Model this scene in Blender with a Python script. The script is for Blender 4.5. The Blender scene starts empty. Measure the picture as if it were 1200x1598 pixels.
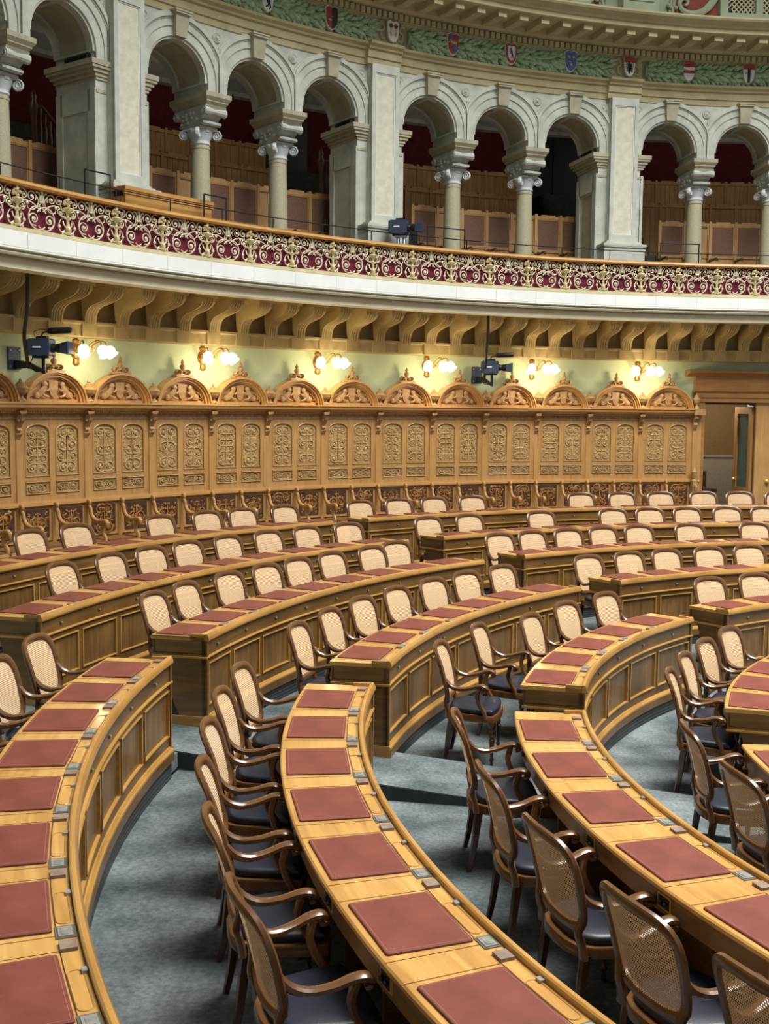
import bpy, math, random
from mathutils import Matrix, Vector
random.seed(7)
sc = bpy.context.scene
COL = sc.collection
U = 2.15            # metres per calibration unit
ZC = 3.08           # eye height above the lowest carpet tier
RAD = math.radians
def P(r, a, z): return Vector((r*math.cos(RAD(a)), r*math.sin(RAD(a)), z))

# ------------------------------------------------------------------ mesh builder
class MB:
    def __init__(s): s.v = []; s.f = []; s.uv = []; s.M = None
    def add(s, vs, fs, uvs=None):
        b = len(s.v)
        if s.M is not None: vs = [s.M @ Vector(v) for v in vs]
        s.v.extend([tuple(v) for v in vs])
        for i, f in enumerate(fs):
            s.f.append([b+j for j in f]); s.uv.append(uvs[i] if uvs else None)
    def box(s, x0, x1, y0, y1, z0, z1, c=0.0):
        if c <= 0:
            vs = [(x, y, z) for z in (z0, z1) for y in (y0, y1) for x in (x0, x1)]
            s.add(vs, [(0,2,3,1),(4,5,7,6),(0,1,5,4),(2,6,7,3),(0,4,6,2),(1,3,7,5)])
        else:   # chamfer on the vertical-section (x/z rim) in y extremes
            pts = [(x0+c,z0),(x1-c,z0),(x1,z0+c),(x1,z1-c),(x1-c,z1),(x0+c,z1),(x0,z1-c),(x0,z0+c)]
            s.prism_xz(pts, y0, y1)
    def prism_xz(s, pts, y0, y1):
        n = len(pts)
        s.add([(x, y0, z) for x, z in pts]+[(x, y1, z) for x, z in pts],
              [tuple(range(n)), tuple(range(2*n-1, n-1, -1))]+[(i, i+n, (i+1) % n+n, (i+1) % n) for i in range(n)])
    def prism_xy(s, pts, z0, z1):
        n = len(pts)
        s.add([(x, y, z0) for x, y in pts]+[(x, y, z1) for x, y in pts],
              [tuple(range(n-1, -1, -1)), tuple(range(n, 2*n))]+[(i, (i+1) % n, (i+1) % n+n, i+n) for i in range(n)])
    def loft(s, rings, closed=True, caps=True):
        n = len(rings[0]); vs = [p for r in rings for p in r]; fs = []
        for k in range(len(rings)-1):
            for i in range(n if closed else n-1):
                j = (i+1) % n
                fs.append((k*n+i, k*n+j, (k+1)*n+j, (k+1)*n+i))
        if caps and closed:
            fs.append(tuple(range(n-1, -1, -1))); fs.append(tuple(range((len(rings)-1)*n, len(rings)*n)))
        s.add(vs, fs)
    def sweep(s, prof, a0, a1, n=None, closed=True, caps=True, cy=0.0):
        # revolve (r,z) profile from angle a0 to a1 (degrees) about the point (0,cy)
        if n is None: n = max(1, int(abs(a1-a0)/1.6)+1)
        m = len(prof); vs = []; fs = []; uvs = []
        L = [0.0]
        for k in range(m):
            p, q = prof[k], prof[(k+1) % m]; L.append(L[-1]+math.hypot(q[0]-p[0], q[1]-p[1]))
        rm = sum(p[0] for p in prof)/m
        for i in range(n+1):
            a = RAD(a0+(a1-a0)*i/n)
            for r, z in prof: vs.append((r*math.cos(a), cy+r*math.sin(a), z))
        for i in range(n):
            u0 = rm*RAD(a0+(a1-a0)*i/n); u1 = rm*RAD(a0+(a1-a0)*(i+1)/n)
            for k in range(m if closed else m-1):
                l = (k+1) % m
                fs.append((i*m+k, i*m+l, (i+1)*m+l, (i+1)*m+k))
                uvs.append([(u0, L[k]), (u0, L[k+1]), (u1, L[k+1]), (u1, L[k])])
        if caps and closed:
            for i0, rev in ((0, True), (n, False)):
                idx = [i0*m+k for k in range(m)]; cu = [prof[k] for k in range(m)]
                if rev: idx = idx[::-1]; cu = cu[::-1]
                fs.append(tuple(idx)); uvs.append(cu)
        s.add(vs, fs, uvs)
    def abox(s, r0, r1, z0, z1, a0, a1, n=None, cy=0.0):
        s.sweep([(r0, z0), (r1, z0), (r1, z1), (r0, z1)], a0, a1, n, cy=cy)
    def lathe(s, prof, n=10, x=0, y=0, z=0):
        rings = [[(x+r*math.cos(2*math.pi*i/n), y+r*math.sin(2*math.pi*i/n), z+h) for i in range(n)] for r, h in prof]
        s.loft(rings)
    def tube(s, path, w, h=None, n=6, up=(0, 0, 1), closed=False, caps=True, sq=1.0):
        # w: width (list or float) across, h: thickness; 'sq' <1 gives a squarer section
        P_ = [Vector(p) for p in path]; N = len(P_); up = Vector(up)
        rings = []; prev = None; acc = 0.0; accs = []
        for i, p in enumerate(P_):
            if i: acc += (p-P_[i-1]).length
            accs.append(acc)
            if closed: t = P_[(i+1) % N]-P_[i-1]
            else: t = P_[min(i+1, N-1)]-P_[max(i-1, 0)]
            if t.length < 1e-9: t = Vector((0, 0, 1))
            t.normalize()
            sd = t.cross(up)
            if sd.length < 1e-4: sd = prev if prev is not None else t.orthogonal()
            sd = sd.normalized(); prev = sd; nn = sd.cross(t).normalized()
            wi = (w[i] if isinstance(w, (list, tuple)) else w)/2
            hi = (h[i] if isinstance(h, (list, tuple)) else (h if h is not None else wi*2))/2
            ring = []
            for k in range(n):
                a = 2*math.pi*(k+.5)/n; ca, sa = math.cos(a), math.sin(a)
                if sq < 1: ca = math.copysign(abs(ca)**sq, ca); sa = math.copysign(abs(sa)**sq, sa)
                ring.append(p+sd*(wi*ca)+nn*(hi*sa))
            rings.append(ring)
        vs = [q for r in rings for q in r]; fs = []; uvs = []
        K = N if closed else N-1
        for i in range(K):
            j = (i+1) % N
            a0 = accs[i]; a1 = accs[i+1] if i+1 < N else accs[i]+(P_[0]-P_[-1]).length
            for k in range(n):
                l = (k+1) % n
                fs.append((i*n+k, i*n+l, j*n+l, j*n+k))
                uvs.append([(k/n*.1, a0), ((k+1)/n*.1, a0), ((k+1)/n*.1, a1), (k/n*.1, a1)])
        if caps and not closed:
            fs.append(tuple(range(n-1, -1, -1))); fs.append(tuple(range((N-1)*n, N*n))); uvs += [None, None]
        s.add(vs, fs, uvs)
    def blob(s, c, r, nu=8, nv=5):
        rx, ry, rz = r if isinstance(r, (tuple, list)) else (r, r, r)
        rings = []
        for j in range(nv+1):
            t = -math.pi/2+math.pi*j/nv
            rr = max(math.cos(t), .02)
            rings.append([(c[0]+rx*rr*math.cos(2*math.pi*i/nu), c[1]+ry*rr*math.sin(2*math.pi*i/nu), c[2]+rz*math.sin(t)) for i in range(nu)])
        s.loft(rings)
    def grid(s, fn, nu, nv):
        vs = []; fs = []; uvs = []
        pts = [[fn(i/nu, j/nv) for i in range(nu+1)] for j in range(nv+1)]
        for row in pts: vs += row
        for j in range(nv):
            for i in range(nu):
                a = j*(nu+1)+i
                fs.append((a, a+1, a+nu+2, a+nu+1))
        s.add(vs, fs)

def smoothpath(pts, k=4, closed=False):
    pts = [Vector(p) for p in pts]; n = len(pts); out = []
    rng = range(n) if closed else range(n-1)
    for i in rng:
        if closed: p0, p1, p2, p3 = pts[i-1], pts[i], pts[(i+1) % n], pts[(i+2) % n]
        else: p0, p1, p2, p3 = pts[max(i-1, 0)], pts[i], pts[i+1], pts[min(i+2, n-1)]
        for j in range(k):
            t = j/k
            out.append(.5*((2*p1)+(p2-p0)*t+(2*p0-5*p1+4*p2-p3)*t*t+(3*p1-p0-3*p2+p3)*t**3))
    if not closed: out.append(pts[-1])
    return out
def lerpl(vals, n):
    m = len(vals)-1; o = []
    for i in range(n):
        t = i/(n-1)*m; k = min(int(t), m-1); o.append(vals[k]+(vals[k+1]-vals[k])*(t-k))
    return o
def spiral(cx, cz, r0, r1, turns, a0, d=1, n=16, y=0.0):
    return [(cx+(r0+(r1-r0)*i/n)*math.cos(a0+d*2*math.pi*turns*i/n), y, cz+(r0+(r1-r0)*i/n)*math.sin(a0+d*2*math.pi*turns*i/n)) for i in range(n+1)]

ORIG = {}
def mk(name, mb, mat, parent=None, world=False, ang=35, flat=False):
    me = bpy.data.meshes.new(name)
    v = mb.v
    if world and parent is not None:
        o = ORIG[parent.name]; v = [(p[0]-o[0], p[1]-o[1], p[2]-o[2]) for p in v]
    me.from_pydata(v, [], mb.f)
    uvl = me.uv_layers.new(name='UVMap'); data = []
    for pi, p in enumerate(me.polygons):
        u = mb.uv[pi]
        if u: 
            for q in u: data += [q[0], q[1]]
        else:
            n = p.normal; ax = max(range(3), key=lambda k: abs(n[k]))
            for vi in p.vertices:
                c = v[vi]
                if ax == 2: data += [c[0], c[1]]
                elif ax == 0: data += [c[1], c[2]]
                else: data += [c[0], c[2]]
    uvl.data.foreach_set('uv', data)
    import bmesh
    bm = bmesh.new(); bm.from_mesh(me); bmesh.ops.recalc_face_normals(bm, faces=bm.faces); bm.to_mesh(me); bm.free()
    if not flat:
        me.polygons.foreach_set('use_smooth', [True]*len(me.polygons)); me.set_sharp_from_angle(angle=RAD(ang))
    me.materials.append(mat)
    ob = bpy.data.objects.new(name, me); COL.objects.link(ob)
    if parent is not None: ob.parent = parent; ORIG[ob.name] = ORIG.get(parent.name, Vector((0, 0, 0)))
    return ob
def thing(name, label, cat, loc=(0, 0, 0), rz=0.0, group=None):
    o = bpy.data.objects.new(name, None); COL.objects.link(o); o.empty_display_size = .1
    o.location = loc; o.rotation_euler = (0, 0, rz); o['label'] = label; o['category'] = cat
    if group: o['group'] = group
    ORIG[o.name] = Vector(loc)
    return o
def tag(o, label, cat, group=None):
    o['label'] = label; o['category'] = cat
    if group: o['group'] = group
    return o
def struct(o): o['kind'] = 'structure'; return o
def dup(root, loc, rz, label, group=None):
    kids = list(root.children)
    r = root.copy(); COL.objects.link(r); r.location = loc; r.rotation_euler = (0, 0, rz); r['label'] = label
    if group: r['group'] = group
    ORIG[r.name] = Vector(loc)
    for ch in kids:
        gk = list(ch.children)
        c = ch.copy(); COL.objects.link(c); c.parent = r
        for g in gk:
            d = g.copy(); COL.objects.link(d); d.parent = c
    return r
ORD = ['first','second','third','fourth','fifth','sixth','seventh','eighth','ninth','tenth','eleventh','twelfth','thirteenth','fourteenth','fifteenth','sixteenth','seventeenth','eighteenth','nineteenth','twentieth','twenty-first','twenty-second','twenty-third','twenty-fourth','twenty-fifth','twenty-sixth','twenty-seventh','twenty-eighth','twenty-ninth','thirtieth','thirty-first','thirty-second','thirty-third','thirty-fourth','thirty-fifth']

# ------------------------------------------------------------------ materials
def srgb(*c):
    def f(x):
        x /= 255.0
        return x/12.92 if x <= .04045 else ((x+.055)/1.055)**2.4
    return tuple(f(x) for x in c)+(1.0,)
def base(name, col, rough=.5, metal=0.0, coat=0.0, emis=None, es=0.0, spec=None):
    m = bpy.data.materials.new(name); m.use_nodes = True; b = m.node_tree.nodes['Principled BSDF']
    b.inputs['Base Color'].default_value = col; b.inputs['Roughness'].default_value = rough; b.inputs['Metallic'].default_value = metal
    b.inputs['Coat Weight'].default_value = coat; b.inputs['Coat Roughness'].default_value = .12
    if spec is not None: b.inputs['Specular IOR Level'].default_value = spec
    if emis: b.inputs['Emission Color'].default_value = emis; b.inputs['Emission Strength'].default_value = es
    return m
def nodes(m): return m.node_tree.nodes, m.node_tree.links, m.node_tree.nodes['Principled BSDF']
def ramp(N, stops):
    r = N.new('ShaderNodeValToRGB'); e = r.color_ramp.elements
    e[0].position, e[0].color = stops[0]; e[1].position, e[1].color = stops[-1]
    for p, c in stops[1:-1]:
        q = e.new(p); q.color = c
    return r
def noisy(name, c1, c2, scale=6, rough=.6, bump=0.0, bscale=None, coord='Object', detail=5, stretch=(1, 1, 1), lo=.35, hi=.65, metal=0.0, coat=0.0, spec=None):
    m = base(name, c1, rough, metal, coat, spec=spec); N, L, b = nodes(m)
    tc = N.new('ShaderNodeTexCoord'); mp = N.new('ShaderNodeMapping'); mp.inputs['Scale'].default_value = stretch
    L.new(tc.outputs[coord], mp.inputs['Vector'])
    nz = N.new('ShaderNodeTexNoise'); nz.inputs['Scale'].default_value = scale; nz.inputs['Detail'].default_value = detail
    L.new(mp.outputs[0], nz.inputs['Vector'])
    r = ramp(N, [(lo, c1), (hi, c2)]); L.new(nz.outputs['Fac'], r.inputs['Fac']); L.new(r.outputs['Color'], b.inputs['Base Color'])
    if bump:
        n2 = N.new('ShaderNodeTexNoise'); n2.inputs['Scale'].default_value = bscale or scale*6; n2.inputs['Detail'].default_value = 4
        L.new(mp.outputs[0], n2.inputs['Vector'])
        bp = N.new('ShaderNodeBump'); bp.inputs['Strength'].default_value = bump; bp.inputs['Distance'].default_value = .01
        L.new(n2.outputs['Fac'], bp.inputs['Height']); L.new(bp.outputs['Normal'], b.inputs['Normal'])
    return m
def wood(name, c1, c2, c3, grain='u', rough=.35, coat=.25, sc_=1.0, coord='UV'):
    m = base(name, c1, rough, 0, coat); N, L, b = nodes(m)
    tc = N.new('ShaderNodeTexCoord'); mp = N.new('ShaderNodeMapping')
    s = {'u': (1.2, 14, 14), 'v': (14, 1.2, 14), 'z': (14, 14, 1.5)}[grain]
    mp.inputs['Scale'].default_value = tuple(k*sc_ for k in s)
    L.new(tc.outputs[coord], mp.inputs['Vector'])
    nz = N.new('ShaderNodeTexNoise'); nz.inputs['Scale'].default_value = 1.0; nz.inputs['Detail'].default_value = 6; nz.inputs['Distortion'].default_value = 1.1
    L.new(mp.outputs[0], nz.inputs['Vector'])
    n2 = N.new('ShaderNodeTexNoise'); n2.inputs['Scale'].default_value = 1.7; n2.inputs['Detail'].default_value = 2
    L.new(tc.outputs[coord], n2.inputs['Vector'])
    r = ramp(N, [(.28, c1), (.5, c2), (.74, c3)])
    ad = N.new('ShaderNodeMath'); ad.operation = 'MULTIPLY_ADD'; ad.inputs[1].default_value = .45; 
    L.new(n2.outputs['Fac'], ad.inputs[0]); 
    mu = N.new('ShaderNodeMath'); mu.operation = 'MULTIPLY'; mu.inputs[1].default_value = .55; L.new(nz.outputs['Fac'], mu.inputs[0])
    L.new(mu.outputs[0], ad.inputs[2]); L.new(ad.outputs[0], r.inputs['Fac']); L.new(r.outputs['Color'], b.inputs['Base Color'])
    bp = N.new('ShaderNodeBump'); bp.inputs['Strength'].default_value = .05; bp.inputs['Distance'].default_value = .01
    L.new(nz.outputs['Fac'], bp.inputs['Height']); L.new(bp.outputs['Normal'], b.inputs['Normal'])
    return m
M = {}
M['top'] = wood('varnished_maple_top', srgb(146,103,47), srgb(182,138,73), srgb(206,166,100), 'u', .34, .25)
M['rim'] = wood('rail_wood', srgb(138,96,42), srgb(168,124,60), srgb(194,150,84), 'u', .28, .4)
M['front'] = wood('walnut_front', srgb(80,53,24), srgb(106,75,36), srgb(138,100,52), 'u', .42, .2)
M['panel'] = wood('walnut_panel', srgb(78,53,26), srgb(108,78,40), srgb(144,106,58), 'v', .42, .2)
M['mould'] = wood('moulding_wood', srgb(140,102,46), srgb(166,124,58), srgb(188,144,76), 'u', .32, .35)
M['oak'] = wood('oak_stall', srgb(152,112,62), srgb(177,135,80), srgb(195,153,96), 'v', .45, .15)
M['oak_l'] = wood('oak_moulding', srgb(162,120,68), srgb(186,142,84), srgb(202,160,102), 'u', .4, .2)
M['carve'] = noisy('carved_ground', srgb(146,114,66), srgb(170,138,88), 34, .6, .6, 90)
M['relief'] = noisy('carved_relief', srgb(170,138,88), srgb(192,160,106), 18, .5, .1)
M['relief_o'] = noisy('oak_carving', srgb(150,114,70), srgb(180,144,96), 18, .5, .1)
M['chair'] = wood('chair_walnut', srgb(74,46,24), srgb(98,65,35), srgb(124,86,50), 'v', .3, .35, .6)
M['chair_d'] = wood('chair_leg_wood', srgb(52,32,22), srgb(70,46,30), srgb(88,58,38), 'v', .28, .5, .6)
M['seat'] = noisy('black_leather', srgb(13,18,29), srgb(22,31,47), 8, .42, .08, 160, coat=.05)
M['pad'] = noisy('red_brown_leather', srgb(98,49,37), srgb(119,62,48), 5, .55, .12, 220, lo=.3, hi=.7, spec=.3)
M['piping'] = base('pad_edge', srgb(150,98,86), .45)
M['pad_d'] = base('pad_dark_edge', srgb(86,40,36), .5)
M['metal'] = noisy('tarnished_metal', srgb(150,150,142), srgb(180,180,172), 30, .35, .1, metal=.55)
M['metal_d'] = base('dark_metal', srgb(104,102,92), .42, .4)
M['block'] = noisy('grey_wood_block', srgb(112,94,80), srgb(134,114,98), 20, .6)
M['brass'] = base('brass', srgb(206,166,84), .32, .45)
M['black'] = base('black_plastic', srgb(20,20,22), .4)
M['green'] = base('green_tag', srgb(120,190,110), .5)
M['iron'] = base('black_iron', srgb(30,32,36), .45, .3)
M['steel'] = base('brushed_steel', srgb(190,196,204), .3, .8)
M['camb'] = base('camera_blue_grey', srgb(52,66,86), .5)
M['white'] = base('white_paint', srgb(232,234,236), .5)
M['vent'] = base('vent_metal', srgb(48,54,54), .55, .2)
m = noisy('blue_grey_carpet', srgb(88,98,99), srgb(138,147,147), 2.2, .95, .7, 300, detail=15, lo=.36, hi=.66, spec=.1); M['carpet'] = m
N, L, b = nodes(m)
tc = N.new('ShaderNodeTexCoord'); n3 = N.new('ShaderNodeTexNoise'); n3.inputs['Scale'].default_value = 38; n3.inputs['Detail'].default_value = 8; L.new(tc.outputs['Object'], n3.inputs['Vector'])
r3 = ramp(N, [(.3, (.62, .62, .62, 1)), (.7, (1.12, 1.12, 1.12, 1))]); L.new(n3.outputs['Fac'], r3.inputs['Fac'])
mx3 = N.new('ShaderNodeMix'); mx3.data_type = 'RGBA'; mx3.blend_type = 'MULTIPLY'; mx3.inputs['Factor'].default_value = 1
src = b.inputs['Base Color'].links[0].from_socket; L.new(src, mx3.inputs[6]); L.new(r3.outputs['Color'], mx3.inputs[7]); L.new(mx3.outputs[2], b.inputs['Base Color'])
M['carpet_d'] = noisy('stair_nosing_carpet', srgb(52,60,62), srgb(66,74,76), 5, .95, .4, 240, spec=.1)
M['stone'] = noisy('grey_green_stone', srgb(176,182,170), srgb(198,202,190), 4, .7, .12, 60)
M['stone_y'] = noisy('ochre_sandstone', srgb(168,158,120), srgb(186,176,136), 2.5, .75, .12, 60)
M['stone_c'] = noisy('corbel_sandstone', srgb(168,146,94), srgb(188,164,110), 3, .75, .15, 60)
M['stone_w'] = noisy('white_stone_band', srgb(226,232,228), srgb(236,240,236), 2, .6)
M['inset'] = noisy('pale_plaster_inset', srgb(198,199,176), srgb(214,214,192), 9, .7, .05)
M['col'] = noisy('speckled_granite', srgb(166,162,134), srgb(192,186,156), 60, .45, lo=.3, hi=.7)
M['cap'] = noisy('capital_stone', srgb(172,176,168), srgb(190,193,184), 6, .7, .1)
M['capw'] = noisy('ionic_white_stone', srgb(198,206,208), srgb(214,220,220), 6, .65)
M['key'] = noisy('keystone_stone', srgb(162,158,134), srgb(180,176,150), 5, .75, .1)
M['wallg'] = noisy('pale_green_paint', srgb(188,202,160), srgb(196,208,168), 3, .85)
M['gold'] = noisy('gilded_iron', srgb(206,196,160), srgb(236,228,202), 25, .4, metal=.2)
M['goldd'] = noisy('gilded_ornament', srgb(188,172,124), srgb(228,214,172), 20, .38, metal=.2)
M['sconce'] = noisy('gilded_sconce', srgb(132,92,40), srgb(190,146,70), 40, .35, metal=.5)
M['velvet'] = noisy('crimson_cloth', srgb(84,10,34), srgb(112,18,46), 6, .9)
M['handrail'] = wood('handrail_wood', srgb(176,126,60), srgb(196,146,78), srgb(212,164,96), 'u', .3, .4)
M['redwall'] = noisy('dark_red_wallpaper', srgb(86,20,26), srgb(100,28,32), 10, .9)
M['gal'] = wood('gallery_bench_wood', srgb(156,114,66), srgb(182,140,88), srgb(204,164,112), 'v', .5, .1)
M['gal_d'] = wood('stair_wood', srgb(84,54,34), srgb(102,68,44), srgb(120,84,56), 'v', .4, .2)
M['gal_f'] = noisy('gallery_fabric', srgb(112,82,66), srgb(126,94,76), 40, .9)
M['galfloor'] = noisy('dark_gallery_carpet', srgb(58,62,58), srgb(70,74,68), 8, .95)
M['leaf'] = noisy('green_garland', srgb(146,176,134), srgb(174,200,158), 8, .7)
M['attic'] = noisy('sage_plaster', srgb(140,152,126), srgb(154,166,140), 3, .8)
M['attic_red'] = noisy('brick_red_panel', srgb(120,56,44), srgb(134,66,52), 4, .85)
M['leather_b'] = noisy('embossed_brown_leather', srgb(58,38,28), srgb(86,58,40), 14, .38, .3, 40, coat=.2)
M['leather_r'] = noisy('leather_ornament', srgb(112,70,36), srgb(168,118,54), 20, .4)
M['leather_s'] = noisy('brown_seat_leather', srgb(112,78,46), srgb(134,96,60), 12, .4, .1, 80, coat=.2)
M['room'] = noisy('brown_back_wall', srgb(104,84,54), srgb(114,93,62), 60, .9)
M['roomg'] = noisy('grey_wainscot', srgb(128,122,116), srgb(138,132,126), 30, .8)
M['roomd'] = wood('dark_room_furniture', srgb(44,26,22), srgb(60,36,30), srgb(78,48,40), 'u', .4, .2)
M['mirror'] = base('door_glass', srgb(120,150,150), .08, 0, .5); 
M['mirror'].node_tree.nodes['Principled BSDF'].inputs['Transmission Weight'].default_value = .55
M['bulb'] = base('lit_glass_shade', srgb(255,240,205), .4, emis=(1.0, .80, .48, 1), es=3.6)
M['sh_w'] = base('shield_white', srgb(228,228,222), .5)
M['sh_r'] = base('shield_red', srgb(160,62,50), .55)
M['sh_k'] = base('shield_black', srgb(36,36,40), .5)
M['sh_b'] = base('shield_blue', srgb(74,108,166), .5)
M['sh_y'] = base('shield_gold', srgb(214,170,76), .45)
M['sh_br'] = base('shield_brown_red', srgb(120,60,44), .5)
M['lens'] = base('lens_glass', srgb(40,62,92), .08, 0, .6)
# cane webbing: a woven strap pattern with open holes
m = base('cane_webbing', srgb(226,192,150), .5); N, L, b = nodes(m)
tc = N.new('ShaderNodeTexCoord')
sp = N.new('ShaderNodeSeparateXYZ'); L.new(tc.outputs['UV'], sp.inputs[0])
def mth(op, a, bv=None, c=None):
    n = N.new('ShaderNodeMath'); n.operation = op
    for i, q in enumerate((a, bv, c)):
        if q is None: continue
        if isinstance(q, (int, float)): n.inputs[i].default_value = q
        else: L.new(q, n.inputs[i])
    return n.outputs[0]
fx = mth('ABSOLUTE', mth('SUBTRACT', mth('FRACT', mth('MULTIPLY', sp.outputs['X'], 78.0)), .5))
fy = mth('ABSOLUTE', mth('SUBTRACT', mth('FRACT', mth('MULTIPLY', sp.outputs['Y'], 78.0)), .5))
d = mth('SQRT', mth('ADD', mth('MULTIPLY', fx, fx), mth('MULTIPLY', fy, fy)))
hole = mth('LESS_THAN', d, .29)
tr = N.new('ShaderNodeBsdfTransparent'); mx = N.new('ShaderNodeMixShader')
out = N['Material Output']
L.new(hole, mx.inputs['Fac']); L.new(b.outputs[0], mx.inputs[1]); L.new(tr.outputs[0], mx.inputs[2]); L.new(mx.outputs[0], out.inputs['Surface'])
bp = N.new('ShaderNodeBump'); bp.inputs['Strength'].default_value = .5; bp.inputs['Distance'].default_value = .004
L.new(d, bp.inputs['Height']); L.new(bp.outputs['Normal'], b.inputs['Normal'])
M['cane'] = m
# fine perforated grille
m = base('perforated_grille', srgb(74,80,80), .5, .3); N, L, b = nodes(m)
tc = N.new('ShaderNodeTexCoord'); sp = N.new('ShaderNodeSeparateXYZ'); L.new(tc.outputs['UV'], sp.inputs[0])
fx = mth('ABSOLUTE', mth('SUBTRACT', mth('FRACT', mth('MULTIPLY', sp.outputs['X'], 32.0)), .5))
fy = mth('ABSOLUTE', mth('SUBTRACT', mth('FRACT', mth('MULTIPLY', sp.outputs['Y'], 32.0)), .5))
hole = mth('LESS_THAN', mth('MAXIMUM', fx, fy), .3)
mc = N.new('ShaderNodeMix'); mc.data_type = 'RGBA'; mc.inputs[6].default_value = srgb(74,80,80); mc.inputs[7].default_value = srgb(14,15,16)
L.new(hole, mc.inputs['Factor']); L.new(mc.outputs[2], b.inputs['Base Color'])
M['grille'] = m

# ------------------------------------------------------------------ camera
cam = bpy.data.cameras.new('camera'); co = bpy.data.objects.new('camera', cam); COL.objects.link(co)
f_px, th, ro = 1762.4, .0924, -.0097
CX, CY = -3.5789*U, -3.3687*U
cam.sensor_fit = 'VERTICAL'; cam.sensor_height = 24.0; cam.lens = 24.0*f_px/1598.0; cam.clip_end = 200
X = Vector((1, 0, 0)); Dn = Vector((0, -math.sin(th), -math.cos(th))); F = Vector((0, math.cos(th), -math.sin(th)))
right = X*math.cos(ro)+Dn*math.sin(ro); down = -X*math.sin(ro)+Dn*math.cos(ro)
mw = Matrix.Identity(4)
for i in range(3):
    mw[i][0] = right[i]; mw[i][1] = -down[i]; mw[i][2] = -F[i]
mw[0][3], mw[1][3], mw[2][3] = CX, CY, ZC
co.matrix_world = mw
sc.camera = co

# ------------------------------------------------------------------ carpet tiers and aisle ramps
R = {i: r*U for i, r in {1: 5.6689, 2: 5.0282, 3: 4.3549, 4: 3.6378, 5: 2.9193, 6: 2.19}.items()}
ZR = {i: ZC-h*U for i, h in {1: .7548, 2: .8254, 3: .8772, 4: .9437, 5: 1.0, 6: 1.06}.items()}
FL = {i: ZR[i]-.80 for i in ZR}
RW = 14.86          # face of the choir stalls
GA0, GA1 = 80.0, 232.0
FL[7] = FL[6]-.13
for i in range(1, 8):
    r_in = R[i]+.02 if i < 7 else 0.4; r_out = R[i-1]+.02 if i > 1 else 15.2
    mb = MB(); mb.abox(r_in, r_out, FL[i]-.12, FL[i], GA0, GA1, 100)
    struct(mk('floor', mb, M['carpet']))
def ramp_at(r):
    ks = [(R[i], FL[i]) for i in (1, 2, 3, 4, 5, 6)]
    ks = [(15.0, FL[1])]+ks
    for (ra, za), (rb, zb) in zip(ks, ks[1:]):
        if rb <= r <= ra: return zb+(za-zb)*(r-rb)/(ra-rb)
    return FL[6]
for ac, hw in ((169.35, .40), (131.9, .34)):
    d = P(1, ac, 0); t = Vector((-d.y, d.x, 0))
    rs = [R[6]-.1, R[6], R[5], R[4], R[3], R[2], R[1], 12.6]
    top = MB(); side = MB()
    for ra, rb in zip(rs, rs[1:]):
        for sgn in (1, -1):
            qa = d*math.sqrt(ra*ra-hw*hw)+t*hw*sgn; qb = d*math.sqrt(rb*rb-hw*hw)+t*hw*sgn
            za, zb = ramp_at(ra), ramp_at(rb)
            side.add([(qa.x, qa.y, za-.2), (qb.x, qb.y, zb-.2), (qb.x, qb.y, zb-.004), (qa.x, qa.y, za-.004)], [(0, 1, 2, 3)])
        q = [d*r_+t*hw*s_ for r_, s_ in ((ra, 1), (rb, 1), (rb, -1), (ra, -1))]
        z_ = [ramp_at(ra)+.006, ramp_at(rb)+.006, ramp_at(rb)+.006, ramp_at(ra)+.006]
        top.add([(a.x, a.y, b) for a, b in zip(q, z_)]+[(a.x, a.y, b-.012) for a, b in zip(q, z_)], [(0, 1, 2, 3), (0, 4, 5, 1), (3, 2, 6, 7)])
    ra_ = struct(mk('floor_ramp', top, M['carpet'], flat=True))
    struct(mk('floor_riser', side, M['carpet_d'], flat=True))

# ------------------------------------------------------------------ curved desk rows
SECT = {'A': 'near block', 'B': 'middle block', 'C': 'far right block'}
ROWN = {1: 'first row from wall', 2: 'second row from wall', 3: 'third row from wall', 4: 'fourth row from wall', 5: 'fifth row from wall', 6: 'sixth row from wall'}
def seq(a, p, n): return [a+p*k for k in range(n)]
DESK = {  # (sector,row): (high angle, low angle, seat centres ordered from the nearer aisle)
 ('A', 3): (210.6, 172.95, seq(175.25, 3.95, 9)), ('A', 4): (215.2, 172.9, seq(176.0, 4.97, 8)), ('A', 5): (219.0, 173.6, seq(177.75, 6.42, 7)), ('A', 6): (210.0, 175.3, seq(179.8, 8.6, 4)),
 ('B', 1): (168.3, 133.75, seq(166.6, -3.27, 11)), ('B', 2): (168.45, 132.95, seq(166.5, -3.5, 10)), ('B', 3): (167.84, 133.45, seq(166.25, -3.83, 9)), ('B', 4): (167.67, 133.95, seq(165.1, -4.8, 7)), ('B', 5): (166.95, 135.3, seq(164.2, -6.3, 5)), ('B', 6): (164.7, 136.0, seq(161.5, -7.2, 4)),
 ('C', 1): (130.6, 86.5, seq(127.9, -3.18, 13)), ('C', 2): (129.45, 87.0, seq(127.0, -3.4, 12)), ('C', 3): (128.85, 92.0, seq(126.5, -3.7, 10)), ('C', 4): (128.5, 100.0, seq(125.6, -4.5, 6)), ('C', 5): (129.1, 104.0, seq(125.6, -6.1, 4)),
}
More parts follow.
